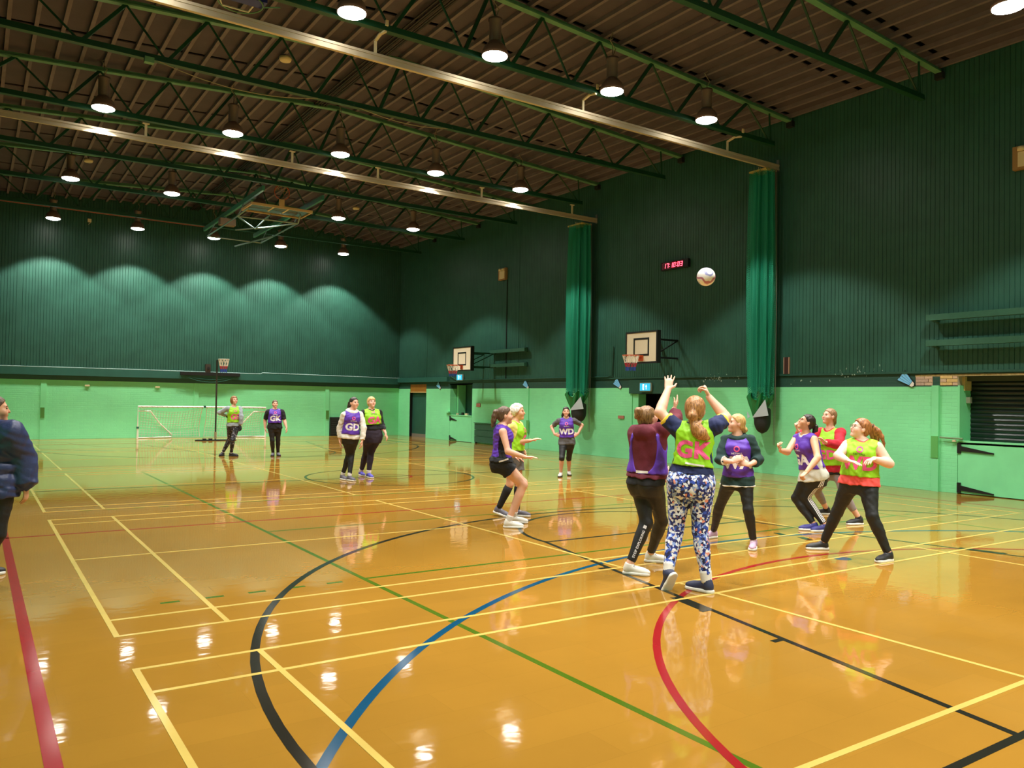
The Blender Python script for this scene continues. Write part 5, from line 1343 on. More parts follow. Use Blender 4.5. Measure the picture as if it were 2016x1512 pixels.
        for s in (-1, 1):
            blob('eye', (s*0.032, 0.083, 0.006), (0.0125, 0.008, 0.0055), dk); blob('eyebrow', (s*0.034, 0.086, 0.027), (0.017, 0.007, 0.0038), bw)
        blob('lips', (0, 0.089, -0.055), (0.021, 0.009, 0.0075), lp)
        if S.get('glasses'):
            gm = mat('glasses_rim', (128, 96, 84), 0.3)
            for s in (-1, 1):
                MB().tube([H(s*0.034+0.024*math.cos(w), 0.100, 0.004+0.019*math.sin(w)) for w in np.linspace(0, 2*math.pi, 16, endpoint=False)], 0.0022, 5, closed=True).build('glasses_rim', gm, body)
                MB().tube([H(s*0.058, 0.098, 0.008), H(s*0.080, 0.0, 0.006)], 0.0022, 5).build('glasses_temple', gm, body)
            MB().tube([H(-0.011, 0.103, 0.006), H(0.011, 0.103, 0.006)], 0.002, 5).build('glasses_bridge', gm, body)
    S.pop('W', None)
    S['_J'] = dict(pel=pel, neck=neck, head=head, sh=sh, arms=arms, legs=legs, hips=hips, ax=ax, fc=fc, lc=lc, Lt=Lt, RT=RT, RC=RC, last=last, body=body, face=face, vh=vh, rh=rh, sc=sc, lh=lh, fh=fh)
    return body
def floorD(u, v):
    ray = _fw+_R*(u-1008)/FPX-_U*(v-756)/FPX
    return -CAM[2]/ray[2]
# ---- the players -----------------------------------------------------------------------------------------------
BLK = cloth('black', (22, 22, 24)); LEG = cloth('black_leggings', (20, 19, 21), 0.6); NAVY = cloth('navy', (24, 34, 78)); YEL = cloth('yellow', (240, 206, 70))
MAROON = cloth('maroon', (96, 22, 40)); BOTTLE = cloth('bottle_green', (18, 48, 46)); WHITEC = cloth('white', (222, 216, 206)); GREYC = cloth('grey', (92, 90, 92)); LGREY = cloth('light_grey', (150, 158, 164))
CORAL = cloth('coral', (240, 88, 84)); REDC = cloth('red', (190, 26, 48)); DRED = cloth('dark_red', (108, 16, 34)); MARL = cloth('grey_marl', (140, 126, 124)); PALEY = cloth('pale_yellow', (232, 220, 120)); DKPUR = cloth('dark_plum', (42, 32, 48)); PUFF = cloth('navy_puffer', (44, 54, 96), 0.5)
SPINK = cloth('pink_stripe', (238, 110, 150))
FLORAL = pattern_mat('floral', [(0, (28, 34, 104)), (0.24, (46, 74, 170)), (0.40, (226, 228, 240)), (0.60, (140, 164, 222)), (0.72, (20, 22, 58)), (0.86, (206, 196, 200)), (0.96, (222, 140, 120))], 46)
MARBLE = pattern_mat('marbled', [(0, (30, 28, 34)), (0.45, (58, 60, 74)), (0.7, (40, 34, 38)), (0.82, (130, 130, 144)), (0.95, (150, 130, 124))], 40)
SH = lambda n, c: mat('shoe_'+n, c, 0.6)
S_NAVY, S_WHITE, S_BLACK, S_LILAC, S_BLUE, S_PURP, S_GREY = SH('navy', (40, 44, 74)), SH('white', (222, 216, 206)), SH('black', (32, 30, 32)), SH('lilac', (186, 150, 176)), SH('blue', (50, 48, 120)), SH('violet', (86, 80, 180)), SH('grey', (96, 92, 104))
SOCKW = cloth('white_sock', (214, 206, 198)); SOCKK = cloth('black_sock', (24, 24, 26))
H_RED = hair_mat('strawberry', (112, 70, 36), (196, 140, 82)); H_DKB = hair_mat('dark_blond', (92, 64, 40), (168, 128, 84)); H_BLOND = hair_mat('blond', (176, 132, 76), (228, 190, 126)); H_DARK = hair_mat('dark_brown', (24, 16, 14), (58, 38, 30)); H_BRN = hair_mat('brown', (58, 40, 28), (112, 82, 58)); H_WHITE = hair_mat('white', (196, 186, 170), (240, 234, 222)); H_GING = hair_mat('ginger', (104, 58, 30), (186, 120, 64)); H_AUB = hair_mat('auburn_bob', (92, 58, 30), (164, 112, 60)); H_LIGHTB = hair_mat('light_brown', (112, 80, 54), (176, 136, 96))
def tail(p0, pts, r0, r1):
    n = len(pts)+1; P = [p0]+pts
    return [(*p, r0+(r1-r0)*i/n*1.0) for i, p in enumerate(P)]
PEOPLE = []
# shooter with raised arms, seen from behind
PEOPLE.append(dict(label='person from behind with raised arms in lime GK bib and blue floral leggings', D=7.38, s=1.06, psi=176, hpsi=168, hpitch=12, skin='fair', noface=True,
    pel=(1361, 941), neck=(1369, 838), head=(1369, 808, 0.0), sh=[(1331, 843), (1408, 840)], waist=1.16, hip=1.20, build=1.06, legw=1.14, armw=1.12,
    arm=[dict(el=(1299, 812, 0.10), wr=(1315, 767, 0.28), tip=(1318, 742, 0.36), palm='away', thumb=-1, curl=0.12, spread=7), dict(el=(1429, 822, 0.12), wr=(1396, 782, 0.20), tip=(1389, 766, 0.24), palm='left', thumb=1, curl=1.15)],
    leg=[dict(foot=(1315, 1160, -0.10, -140, 58), kn=(1331, 1042), kb=0.4), dict(foot=(1368, 1156, -0.06, -125), kn=(1378, 1045), kb=0.4)],
    wear=[('leggings', dict(kind='bottoms', m=FLORAL, e=0.005, len=1.86, top=0.2)), ('t_shirt', dict(kind='top', m=NAVY, e=0.010, sleeve=0.55, hem=0.1, drape=0.2, se=0.006, cuff=0.006)),
          ('sleeve_trim', dict(kind='cuff', m=YEL, f=(0.50, 0.66), e=0.023)), ('bib', dict(kind='bib', m=LIME, e=0.022, hem=0.24, open=0.05, drape=0.25, text='GK', tm=PINK, side='back', ty=0.54, size=0.205, patch=[('waist_tab', 0.03, 0.285, 0.17, 0.016, -5, SOCKW, 'back')]))],
    shoe=(S_NAVY, S_WHITE, S_GREY), sock=(SOCKW, 0.22), hair=dict(style='tied', m=H_RED, vol=0.016, line=0.02, chain=[[(0, -0.105, 0.02, 0.03), (0.005, -0.135, -0.02, 0.040), (0.01, -0.135, -0.075, 0.030)], [(0.01, -0.135, -0.075, 0.032), (0.035, -0.150, -0.115, 0.050), (0.075, -0.155, -0.165, 0.055), (0.115, -0.150, -0.20, 0.032), (0.14, -0.145, -0.215, 0.010)], [(0.02, -0.14, -0.09, 0.03), (0.035, -0.16, -0.15, 0.040), (0.06, -0.16, -0.205, 0.020)]], tie=(0.01, -0.135, -0.075, 0.034))))
# maroon hoodie beside her
PEOPLE.append(dict(label='person from behind in maroon hoodie and purple bib, reaching up', D=8.05, s=1.0, psi=163, psih=135, hpsi=135, hpitch=18, skin='fair', noface=True,
    pel=(1273, 942), neck=(1276, 846), head=(1275, 823, 0.02), sh=[(1252, 852), (1304, 846)], waist=1.22, hip=1.14, build=1.12, legw=1.06,
    arm=[dict(el=(1268, 900, 0.34), wr=(1309, 944, 0.30), tip=(1316, 926, 0.32), palm='away', thumb=-1, curl=0.4), dict(el=(1330, 826, 0.30), wr=(1327, 806, 0.40), tip=(1335, 786, 0.46), palm='left', thumb=1, curl=0.2)],
    leg=[dict(foot=(1262, 1130, -0.16, 75), kn=(1272, 1030), kb=0.4), dict(foot=(1303, 1106, 0.48, 85), kn=(1302, 1026), kb=0.4)],
    wear=[('leggings', dict(kind='bottoms', m=LEG, e=0.005, len=1.9, top=0.2)), ('under_top', dict(kind='top', m=BLK, e=0.010, sleeve=0, hem=-0.12, drape=0.3)),
          ('hoodie', dict(kind='top', m=MAROON, e=0.026, sleeve=1.75, hem=0.04, drape=0.3, se=0.006, hood=True, patch=[('waist_tab', 0.0, 0.165, 0.13, 0.024, 2, SOCKW, 'back')])), ('bib', dict(kind='bib', m=PURP, e=0.036, hem=0.12, drape=0.3, backless=True)),
          ('hoodie_hem', dict(kind='band', m=MAROON, t=(0.03, 0.12), e=0.030))],
    shoe=(S_WHITE, S_WHITE, S_GREY), sock=None, hair=dict(style='tied', m=H_DKB, vol=0.014, chain=[[(0.0, -0.075, 0.085, 0.030), (0.005, -0.105, 0.105, 0.042), (0.01, -0.115, 0.085, 0.034), (-0.02, -0.12, 0.05, 0.026)], [(0, -0.10, -0.02, 0.028), (0.0, -0.115, -0.07, 0.016)], [(0.02, -0.11, 0.11, 0.02), (0.03, -0.125, 0.125, 0.008)]])))
# blond in green hoodie
PEOPLE.append(dict(label='person in dark green hoodie and purple WA bib, hands clasped at the waist', D=9.55, s=0.96, psi=-4, hpsi=-68, hpitch=8, skin='fair',
    pel=(1453, 938), neck=(1452, 860), head=(1450, 834), sh=[(1429, 867), (1477, 867)], waist=1.02, hip=0.98, build=0.96,
    arm=[dict(el=(1418, 906), wr=(1441, 909, -0.28), tip=(1462, 899, -0.32), palm='in', thumb=1, curl=0.5, eb=0.2), dict(el=(1493, 906), wr=(1475, 915, -0.26), tip=(1456, 910, -0.30), palm='in', thumb=-1, curl=0.6, eb=0.2)],
    leg=[dict(foot=(1392, 1054, 0.55, -40), kn=(1416, 998), kb=-0.3), dict(foot=(1481, 1080, -0.18, -8), kn=(1473, 1003), kb=-0.4)],
    wear=[('leggings', dict(kind='bottoms', m=LEG, e=0.005, len=1.93, top=0.2)), ('hoodie', dict(kind='top', m=BOTTLE, e=0.016, sleeve=1.45, hem=-0.22, drape=0.5, flare=0.045, se=0.008, cuff=0.004, hood=True, nr=0.07)),
          ('hem_stripe', dict(kind='band', m=WHITEC, t=(-0.235, -0.205), e=0.020, drape=0.5, flare=0.045)), ('cuff_stripe', dict(kind='cuff', m=WHITEC, f=(1.41, 1.45), e=0.028, arms=(0,))),
          ('bib', dict(kind='bib', m=PURP, e=0.030, hem=0.0, ah=0.098, drape=0.3, text='WA', tm=WHT, ty=0.36, size=0.19))],
    shoe=(S_LILAC, S_WHITE, S_WHITE), sock=None, hair=dict(style='tied', m=H_BLOND, vol=0.009, chain=[[(0, -0.095, -0.045, 0.032), (0, -0.118, -0.062, 0.034), (0, -0.110, -0.09, 0.022)]], brow=mat('brow_fair', (150, 110, 76), 0.7))))
# purple GA with glasses
PEOPLE.append(dict(label='person with glasses in purple GA bib and white-striped black track pants', D=10.85, s=0.97, psi=-52, psih=-45, hpsi=-72, hpitch=24, skin='warm', glasses=True,
    pel=(1601, 932, 0.0), neck=(1586, 856, 0.0), head=(1588, 832, -0.02), sh=[(1568, 863), (1602, 865)], waist=1.10, hip=1.06, build=1.05, armw=1.08,
    arm=[dict(el=(1550, 890), wr=(1537, 887, -0.30), tip=(1531, 874, -0.34), palm='right', thumb=-1, curl=0.8, eb=-0.2), dict(el=(1610, 901), wr=(1588, 929, -0.42), tip=(1575, 940, -0.46), palm='down', thumb=-1, curl=1.1, eb=-0.3)],
    leg=[dict(foot=(1585, 1042, 0.05, -78), kn=(1567, 981), kb=-0.2), dict(foot=(1608, 1046, -0.05, -62), kn=(1585, 979), kb=-0.4)],
    wear=[('track_pants', dict(kind='bottoms', m=LEG, e=0.008, len=1.92, top=0.12)), ('vest', dict(kind='top', m=cloth('pale_vest', (206, 206, 196)), e=0.020, sleeve=0, hem=-0.16, drape=0.55)),
          ('bib', dict(kind='bib', m=PURP, e=0.030, hem=0.14, open=0.055, drape=0.4, text='GA', tm=WHT, ty=0.40, tx=-0.02, size=0.19))],
    shoe=(S_BLUE, S_WHITE, S_WHITE), sock=None, stripes=True, hair=dict(style='tied', m=H_DARK, vol=0.009, chain=[[(0, -0.10, 0.01, 0.028), (0, -0.135, -0.005, 0.036), (0.0, -0.150, -0.045, 0.036), (0, -0.140, -0.085, 0.018)]])))
# red sleeves, lime GD
PEOPLE.append(dict(label='person in lime bib over red long sleeves and grey leggings', D=11.75, s=1.0, psi=-32, hpsi=-52, hpitch=10, skin='fair',
    pel=(1641, 920), neck=(1634, 847), head=(1633, 820), sh=[(1616, 851), (1655, 852)], waist=1.06, hip=1.02,
    arm=[dict(el=(1589, 868), wr=(1571, 848, -0.05), tip=(1566, 836, -0.06), palm='right', thumb=1, curl=0.9, eb=-0.1), dict(el=(1652, 876), wr=(1625, 871, -0.40), tip=(1608, 857, -0.42), palm='down', thumb=-1, curl=0.25, eb=-0.3)],
    leg=[dict(foot=(1612, 1005, 0.75, -70), kn=(1608, 965), kb=-0.2), dict(foot=(1677, 1033, -0.28, -55), kn=(1662, 975), kb=-0.4)],
    wear=[('leggings', dict(kind='bottoms', m=MARL, e=0.006, len=1.62, top=0.1)), ('under_top', dict(kind='band', m=BLK, t=(-0.17, -0.05), e=0.016, drape=0.45)), ('long_sleeved_top', dict(kind='top', m=REDC, e=0.020, sleeve=1.9, hem=-0.10, drape=0.45, nr=0.06)),
          ('bib', dict(kind='bib', m=LIME, e=0.034, hem=0.08, drape=0.5, text='GD', tm=PINK, ty=0.36, size=0.18))],
    shoe=(S_BLACK, S_WHITE, S_GREY), sock=(SOCKK, 0.1), hair=dict(style='tied', m=H_LIGHTB, vol=0.007, chain=[[(0, -0.095, -0.03, 0.030), (0, -0.105, -0.075, 0.026), (0, -0.10, -0.12, 0.014)]], brow=mat('brow_fair', (150, 110, 76)))))
# WD with flying ponytail
PEOPLE.append(dict(label='person with swinging ginger ponytail in lime WD bib and coral top', D=9.05, s=0.98, psi=-6, hpsi=-66, hpitch=16, skin='pale', glasses=True,
    pel=(1692, 946), neck=(1697, 868), head=(1694, 844), sh=[(1669, 876), (1727, 880)], waist=1.24, hip=1.16, build=1.12, armw=1.16, legw=1.10,
    arm=[dict(el=(1650, 897), wr=(1667, 906, -0.30), tip=(1686, 911, -0.38), palm='down', thumb=1, curl=0.2, eb=-0.3), dict(el=(1751, 913), wr=(1721, 904, -0.24), tip=(1703, 908, -0.34), palm='down', thumb=-1, curl=0.45, eb=0.1)],
    leg=[dict(foot=(1601, 1081, 0.42, -68), kn=(1648, 1008), kb=-0.1), dict(foot=(1735, 1107, -0.28, -38), kn=(1717, 1016), kb=-0.4)],
    wear=[('leggings', dict(kind='bottoms', m=LEG, e=0.005, len=1.95, top=0.15)), ('coral_top', dict(kind='top', m=CORAL, e=0.018, sleeve=0, hem=-0.10, drape=0.5)),
          ('bib', dict(kind='bib', m=LIME, e=0.028, hem=0.12, drape=0.5, text='WD', tm=PINK, ty=0.44, size=0.20))],
    shoe=(S_BLACK, S_WHITE, S_GREY), sock=None, hair=dict(style='tied', m=H_GING, vol=0.012, chain=[[(0, -0.08, 0.06, 0.03), (0.0, -0.125, 0.068, 0.026), (-0.02, -0.19, 0.035, 0.030), (-0.03, -0.25, -0.02, 0.026), (-0.03, -0.295, -0.085, 0.014), (-0.03, -0.315, -0.135, 0.004)], [(0, -0.12, 0.055, 0.026), (0.01, -0.18, 0.0, 0.032), (0.01, -0.225, -0.06, 0.024), (0.01, -0.25, -0.13, 0.005)], [(0, -0.12, 0.04, 0.024), (0.02, -0.155, -0.02, 0.028), (0.02, -0.175, -0.075, 0.018), (0.02, -0.185, -0.12, 0.004)]], tie=(0, -0.118, 0.066, 0.028), brow=mat('brow_fair', (150, 110, 76)))))
# purple sleeveless, bare legs
PEOPLE.append(dict(label='person in side view in purple sleeveless bib, black shorts and white trainers, knees bent', D=10.75, s=1.0, psi=92, hpsi=98, hpitch=4, skin='fair',
    pel=(987, 906), neck=(990, 838), head=(994, 818), sh=[(990, 850), (996, 850)], waist=1.0, hip=1.02, legw=1.05, armw=1.05,
    arm=[dict(el=(1000, 889), wr=(1034, 900, -0.22), tip=(1062, 900, -0.20), palm='down', thumb=1, curl=0.15, eb=-0.2), dict(el=(998, 886), wr=(1010, 898, 0.24), tip=(1024, 902, 0.24), palm='down', thumb=-1, curl=0.3, eb=0.2)],
    leg=[dict(foot=(1018, 1039, -0.08, 82), kn=(1030, 955), kb=0.1), dict(foot=(1027, 1026, 0.35, 80), kn=(1030, 950), kb=0.1)],
    wear=[('shorts', dict(kind='bottoms', m=BLK, e=0.018, len=0.40, top=0.3, flare=0.014)), ('crop_top', dict(kind='top', m=BLK, e=0.008, sleeve=0, hem=0.1, drape=0.1)),
          ('bib', dict(kind='bib', m=PURP, e=0.018, hem=0.08, open=0.06, drape=0.35)), ('waistband', dict(kind='band', m=BLK, t=(-0.02, 0.10), e=0.030, patch=[('waist_tab', 0.03, 0.04, 0.13, 0.020, 18, SOCKW, 'near')]))],
    shoe=(S_WHITE, S_WHITE, S_GREY), sock=(SOCKW, 0.16), hair=dict(style='tied', m=H_BRN, vol=0.010, chain=[[(0, -0.085, 0.06, 0.032), (0, -0.125, 0.05, 0.036), (0, -0.140, 0.0, 0.040), (0, -0.155, -0.06, 0.036), (0, -0.17, -0.12, 0.022), (0, -0.185, -0.16, 0.006)]])))
# white-haired
PEOPLE.append(dict(label='white-haired person in pale yellow tee and lime bib behind the purple side-view player', D=11.72, s=1.0, psi=72, hpsi=78, hpitch=2, skin='warm',
    pel=(1012, 892), neck=(1014, 832), head=(1019, 811), sh=[(1008, 840), (1021, 838)], waist=1.06,
    arm=[dict(el=(1012, 872), wr=(1045, 867, -0.15), tip=(1065, 862, -0.10), palm='down', thumb=1, curl=0.2, eb=-0.1), dict(el=(1021, 868), wr=(1024, 884, 0.26), tip=(1030, 893, 0.26), palm='in', thumb=-1, curl=0.4, eb=0.2)],
    leg=[dict(foot=(993, 1017, 0.0, 70, 16), kn=(1004, 953), kb=0.1), dict(foot=(1033, 1017, 0.0, 75), kn=(1021, 953), kb=0.1)],
    wear=[('shorts', dict(kind='bottoms', m=cloth('grey_shorts', (92, 88, 84)), e=0.018, len=0.55, top=0.2, flare=0.02)), ('t_shirt', dict(kind='top', m=PALEY, e=0.014, sleeve=0.75, hem=0.0, drape=0.3, se=0.010)),
          ('bib', dict(kind='bib', m=LIME, e=0.026, hem=0.10, drape=0.6, text='C', tm=PINK, ty=0.42, size=0.20))],
    shoe=(S_GREY, S_WHITE, S_WHITE), sock=(SOCKK, 0.92), hair=dict(style='short', m=H_WHITE, rough=0.006, vol=0.014, line=0.02, chain=[])))
# hands on hips
PEOPLE.append(dict(label='person with hands on hips in purple WD bib and grey tee', D=18.1, s=0.95, psi=0, hpsi=2, hpitch=4, skin='fair', far=True,
    pel=(1116, 868), neck=(1115, 824), head=(1114.5, 811), sh=[(1100, 829), (1130, 828)], waist=1.10, hip=1.06,
    arm=[dict(el=(1086, 840), wr=(1092, 855, -0.02), tip=(1101, 858, -0.06), palm='back', thumb=1, curl=0.4, eb=0.3), dict(el=(1146, 837), wr=(1138, 854, -0.02), tip=(1131, 858, -0.06), palm='back', thumb=-1, curl=0.4, eb=0.3)],
    leg=[dict(foot=(1102, 938, -0.20, -10), kn=(1106, 902), kb=-0.4), dict(foot=(1121, 934, 0.22, 5), kn=(1120, 902), kb=-0.3)],
    wear=[('capri_leggings', dict(kind='bottoms', m=LEG, e=0.006, len=1.12, top=0.2)), ('t_shirt', dict(kind='top', m=GREYC, e=0.014, sleeve=0.72, hem=-0.16, drape=0.45, se=0.004)),
          ('bib', dict(kind='bib', m=PURP, e=0.028, hem=0.16, drape=0.4, text='WD', tm=WHT, ty=0.42, size=0.175))],
    shoe=(S_WHITE, S_BLACK, S_WHITE), sock=None, hair=dict(style='long', m=H_DARK, vol=0.010, chain=[[(-0.06, -0.05, 0.0, 0.03), (-0.085, -0.05, -0.08, 0.028), (-0.10, -0.05, -0.17, 0.016)], [(0.06, -0.05, 0.0, 0.03), (0.085, -0.05, -0.08, 0.028), (0.09, -0.05, -0.16, 0.014)], [(0, -0.09, -0.02, 0.05), (0, -0.09, -0.16, 0.045)]])))
# GD white hoodie
PEOPLE.append(dict(label='person in white hoodie and purple GD bib walking with a dark ponytail', D=16.35, s=1.01, psi=14, hpsi=38, hpitch=2, skin='fair', far=True,
    pel=(690, 858), neck=(694, 809), head=(697, 793.5), sh=[(677, 817), (709, 816)], waist=1.0, hip=1.0, build=0.94,
    arm=[dict(el=(669, 842), wr=(669, 868, -0.02), tip=(671, 880, -0.03), palm='in', thumb=1, curl=0.4), dict(el=(716, 842), wr=(713, 868, -0.05), tip=(712, 880, -0.06), palm='in', thumb=-1, curl=0.4)],
    leg=[dict(foot=(679, 944, 0.10, 25), kn=(687, 895), kb=-0.3), dict(foot=(694, 947, -0.08, 30), kn=(692, 893), kb=-0.4)],
    wear=[('leggings', dict(kind='bottoms', m=LEG, e=0.005, len=1.9, top=0.1)), ('hoodie', dict(kind='top', m=WHITEC, e=0.016, sleeve=1.92, hem=-0.12, drape=0.35, se=0.006, hood=True, nr=0.06)),
          ('bib', dict(kind='bib', m=PURP, e=0.030, hem=0.06, ah=0.09, drape=0.35, text='GD', tm=WHT, ty=0.36, size=0.19))],
    shoe=(S_GREY, S_WHITE, S_GREY), sock=(SOCKW, 0.15), hair=dict(style='tied', m=H_DARK, vol=0.009, chain=[[(0, -0.09, 0.03, 0.034), (0, -0.14, 0.0, 0.036), (-0.02, -0.19, -0.08, 0.036), (-0.03, -0.22, -0.16, 0.028), (-0.04, -0.24, -0.24, 0.010)]])))
# GA lime black sleeves
PEOPLE.append(dict(label='blond person in lime GA bib over black long sleeves and plum leggings', D=17.0, s=1.02, psi=18, hpsi=24, hpitch=12, skin='fair', far=True,
    pel=(734, 856), neck=(731, 807), head=(731.5, 792.5), sh=[(715, 813), (746, 812)], waist=1.28, hip=1.20, legw=1.15, build=1.08, bust=1.25,
    arm=[dict(el=(714, 836), wr=(714, 856, 0.05), tip=(714, 866, 0.04), palm='in', thumb=1, curl=0.4), dict(el=(752, 838), wr=(759, 853, -0.05), tip=(763, 864, -0.06), palm='in', thumb=-1, curl=0.35)],
    leg=[dict(foot=(714, 936, 0.35, 20), kn=(721, 892), kb=-0.3), dict(foot=(730, 942, -0.05, 22), kn=(730, 891), kb=-0.4)],
    wear=[('leggings', dict(kind='bottoms', m=DKPUR, e=0.006, len=1.85, top=0.26)), ('long_sleeved_top', dict(kind='top', m=BLK, e=0.012, sleeve=1.92, hem=0.2, drape=0.2, nr=0.06)),
          ('bib', dict(kind='bib', m=LIME, e=0.032, hem=0.42, drape=0.3, text='GA', tm=PINK, ty=0.58, size=0.19))],
    shoe=(S_PURP, S_WHITE, S_PURP), sock=(SOCKW, 0.15), hair=dict(style='tied', m=H_BLOND, vol=0.014, fringe=True, chain=[[(-0.05, -0.08, 0.05, 0.03), (-0.075, -0.11, 0.045, 0.034), (-0.07, -0.10, 0.0, 0.02)]])))
# GS lime grey sleeves
PEOPLE.append(dict(label='person with auburn bob in lime bib and grey top, hand on hip', D=22.35, s=1.01, psi=12, hpsi=28, hpitch=6, skin='fair', far=True,
    pel=(460, 836), neck=(460, 801.5), head=(461, 788), sh=[(449, 804), (472, 804)], waist=0.98,
    arm=[dict(el=(432, 812), wr=(446, 818.5, 0.05), tip=(452, 823, -0.02), palm='back', thumb=1, curl=0.4, eb=0.4, glove=True), dict(el=(475, 820), wr=(473.5, 837, -0.05), tip=(474.5, 846, -0.08), palm='in', thumb=-1, curl=0.4, glove=True)],
    leg=[dict(foot=(435, 898, 0.05, -20), kn=(452, 865), kb=-0.3), dict(foot=(463, 898.5, 0.0, 60), kn=(458, 866), kb=-0.4)],
    wear=[('leggings', dict(kind='bottoms', m=MARBLE, e=0.006, len=1.92, top=0.1)), ('long_sleeved_top', dict(kind='top', m=LGREY, e=0.014, sleeve=1.92, hem=-0.08, drape=0.5, nr=0.06)),
          ('bib', dict(kind='bib', m=LIME, e=0.028, hem=0.14, drape=0.5, text='GS', tm=PINK, ty=0.44, tx=0.02, size=0.20))],
    shoe=(S_BLACK, S_BLACK, S_BLACK), sock=(SOCKW, 0.06), hair=dict(style='bob', m=H_AUB, vol=0.012, fringe=True, chain=[])))
# GK purple far
PEOPLE.append(dict(label='person standing in purple GK bib, black tee and black leggings near the goal', D=22.7, s=0.96, psi=6, hpsi=14, hpitch=2, skin='fair', far=True,
    pel=(541, 839), neck=(541, 806), head=(541.5, 795.5), sh=[(528, 811), (555, 811)], waist=1.22, hip=1.12, build=1.12, legw=1.10, armw=1.12,
    arm=[dict(el=(522, 827), wr=(522, 843, -0.03), tip=(524, 851, -0.04), palm='in', thumb=1, curl=0.4), dict(el=(560, 828), wr=(564, 842, -0.03), tip=(565, 851, -0.04), palm='in', thumb=-1, curl=0.4)],
    leg=[dict(foot=(536, 897.5, -0.05, -8), kn=(536, 867), kb=-0.3), dict(foot=(549, 896.5, 0.1, 12), kn=(547, 867), kb=-0.3)],
    wear=[('leggings', dict(kind='bottoms', m=LEG, e=0.006, len=1.95, top=0.15)), ('t_shirt', dict(kind='top', m=BLK, e=0.016, sleeve=0.85, hem=-0.16, drape=0.6, se=0.006)),
          ('bib', dict(kind='bib', m=PURP, e=0.030, hem=0.2, drape=0.5, text='GK', tm=WHT, ty=0.46, size=0.20))],
    shoe=(S_GREY, S_BLACK, S_WHITE), sock=None, hair=dict(style='tied', m=H_BRN, vol=0.008, chain=[[(-0.01, -0.1, -0.03, 0.028), (-0.045, -0.1, -0.09, 0.02)]])))
# referee in puffer jacket at the left edge
PEOPLE.append(dict(label='person in navy puffer jacket holding a whistle at the left edge of the frame', D=7.35, s=1.04, psi=118, hpsi=92, hpitch=2, skin='warm',
    pel=(-8, 957), neck=(-14, 836), head=(-9, 806, 0.02), sh=[(-52, 850), (22, 852)], waist=1.1, hip=1.0, build=1.08,
    arm=[dict(el=(-48, 895, 0.25), wr=(-4, 846, 0.34), tip=(17, 829, 0.34), palm='left', thumb=-1, curl=0.9), dict(el=(46, 902, 0.05), wr=(51, 958, 0.02), tip=(51, 983, 0.03), palm='in', thumb=1, curl=0.4)],
    leg=[dict(foot=(-52, 1150, -0.05, 110), kn=(-32, 1056), kb=0.3), dict(foot=(-12, 1140, 0.08, 100), kn=(-4, 1052), kb=0.3)],
    wear=[('leggings', dict(kind='bottoms', m=LEG, e=0.008, len=1.92, top=0.2)), ('puffer_jacket', dict(kind='top', m=PUFF, e=0.040, sleeve=1.92, hem=-0.18, drape=0.7, se=0.026, ribs=0.020, cuff=0.0, nr=0.06, hood=True))],
    shoe=(S_BLACK, S_WHITE, S_GREY), sock=None, hair=dict(style='tied', m=H_BRN, vol=0.008, chain=[[(0, -0.09, 0.0, 0.03), (0, -0.12, -0.06, 0.03), (0, -0.12, -0.12, 0.015)]])))
import time as _time
if 'ONLY' in globals(): PEOPLE = [PEOPLE[i] for i in ONLY]
for S in PEOPLE:
    _t0 = _time.time(); person(S); print('person', round(_time.time()-_t0, 2), len(S['_J']['body'].data.vertices))
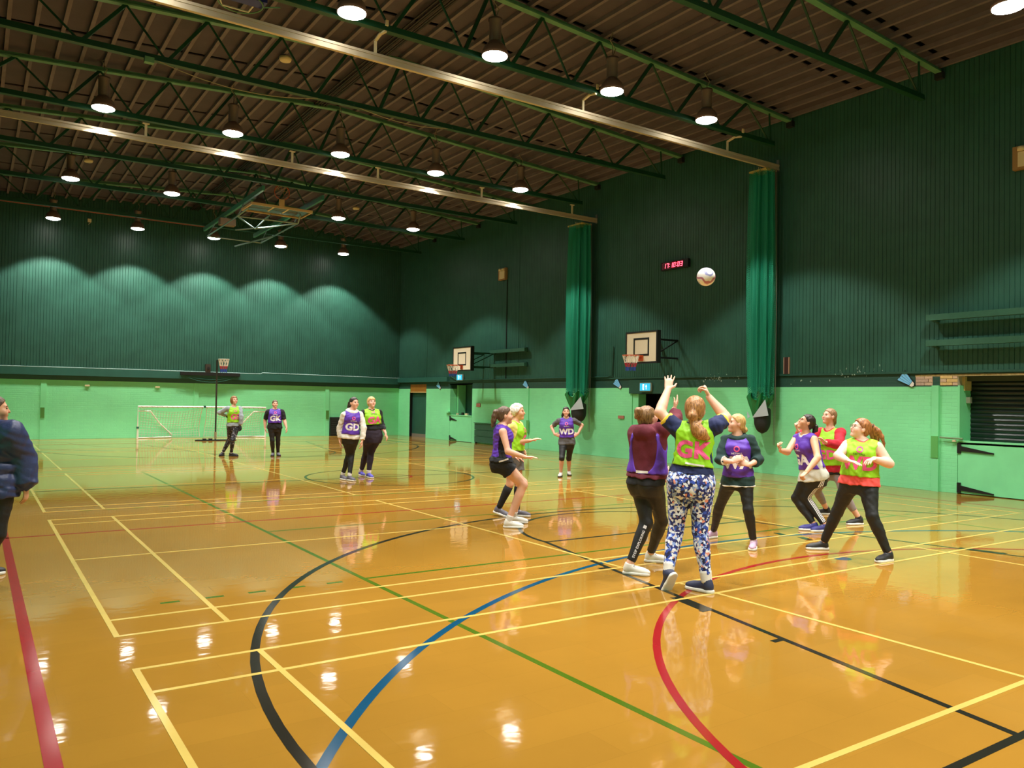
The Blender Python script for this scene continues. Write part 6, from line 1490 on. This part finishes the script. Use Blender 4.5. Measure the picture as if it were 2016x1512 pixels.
# three white stripes down the track pants, lettering on the black leggings, whistle
for S in PEOPLE:
    j = S['_J']
    if S.get('stripes'):
        kn, an = j['legs'][1][0], j['legs'][1][1]; hp = j['hips'][1]; pants = j['last']['track_pants'][0]
        me = pants.data; co = np.empty(len(me.vertices)*3, f32); me.vertices.foreach_get('co', co); co = co.reshape(-1, 3)
        bvh = BVHTree.FromPolygons([Vector(c) for c in co], [tuple(p.vertices) for p in me.polygons])
        od = unit(-j['vh']*0.75+j['rh']*0.66)
        for w in (-0.020, 0.0, 0.020):
            V = []; Fq = []; pts = [hp+(kn-hp)*t for t in np.linspace(-0.12, 1, 18)]+[kn+(an-kn)*t for t in np.linspace(0.06, 0.9, 16)]
            for k, p in enumerate(pts):
                tn_ = unit((kn-hp) if k < 17 else (an-kn)); sd = unit(np.cross(tn_, od))
                for e_ in (-0.0055, 0.0055):
                    hit = bvh.ray_cast(Vector(p+sd*(w+e_)+od*0.35), Vector(-od), 0.6)[0]
                    V.append(np.array(hit)+od*0.003 if hit is not None else p+od*0.07)
            Fq = [(2*k, 2*k+1, 2*k+3, 2*k+2) for k in range(len(pts)-1)]
            MB().add(V, Fq).build('stripe', WHT, pants)
    if 'maroon' in S['label']:
        kn, an = j['legs'][0][0], j['legs'][0][1]; lg = j['last']['leggings'][0]; me = lg.data
        co = np.empty(len(me.vertices)*3, f32); me.vertices.foreach_get('co', co); co = co.reshape(-1, 3)
        bvh = BVHTree.FromPolygons([Vector(c) for c in co], [tuple(p.vertices) for p in me.polygons])
        upv = unit(kn-an); fw_ = unit(-j['vh']+upv*(j['vh']@upv)); V, Fc = text_geo('STOP EXPLORING', 0.02); rt = upv; up2 = np.cross(fw_, rt)
        project_mesh([(x*0.034, y*0.034) for x, y in V], Fc, bvh, an+(kn-an)*0.50+np.cross(upv, fw_)*0.006, rt, up2, fw_, 'leg_print', WHT, lg)
        project_mesh([(-0.016, -0.016), (0.016, -0.016), (0.016, 0.016), (-0.016, 0.016)], [(0, 1, 2, 3)], bvh, an+(kn-an)*0.90, rt, up2, fw_, 'leg_logo', WHT, lg)
    if 'whistle' in S['label']:
        el, wr, hd, a = j['arms'][0]; c = wr+hd*0.13
        wh = empty('whistle', tuple(c), 'small black whistle held up in the hand of the person in the puffer jacket', 'whistle')
        MB().lathe([(0.004, -0.012), (0.016, -0.012), (0.016, 0.012), (0.004, 0.012)], c, 14).build('barrel', M_BLACK, wh, True)
        MB().bar(c+np.array([0, 0, 0.010]), c+np.array([0, 0, 0.010])+unit(j['face'](90))*0.05, 0.018, 0.012).build('mouthpiece', M_BLACK, wh)
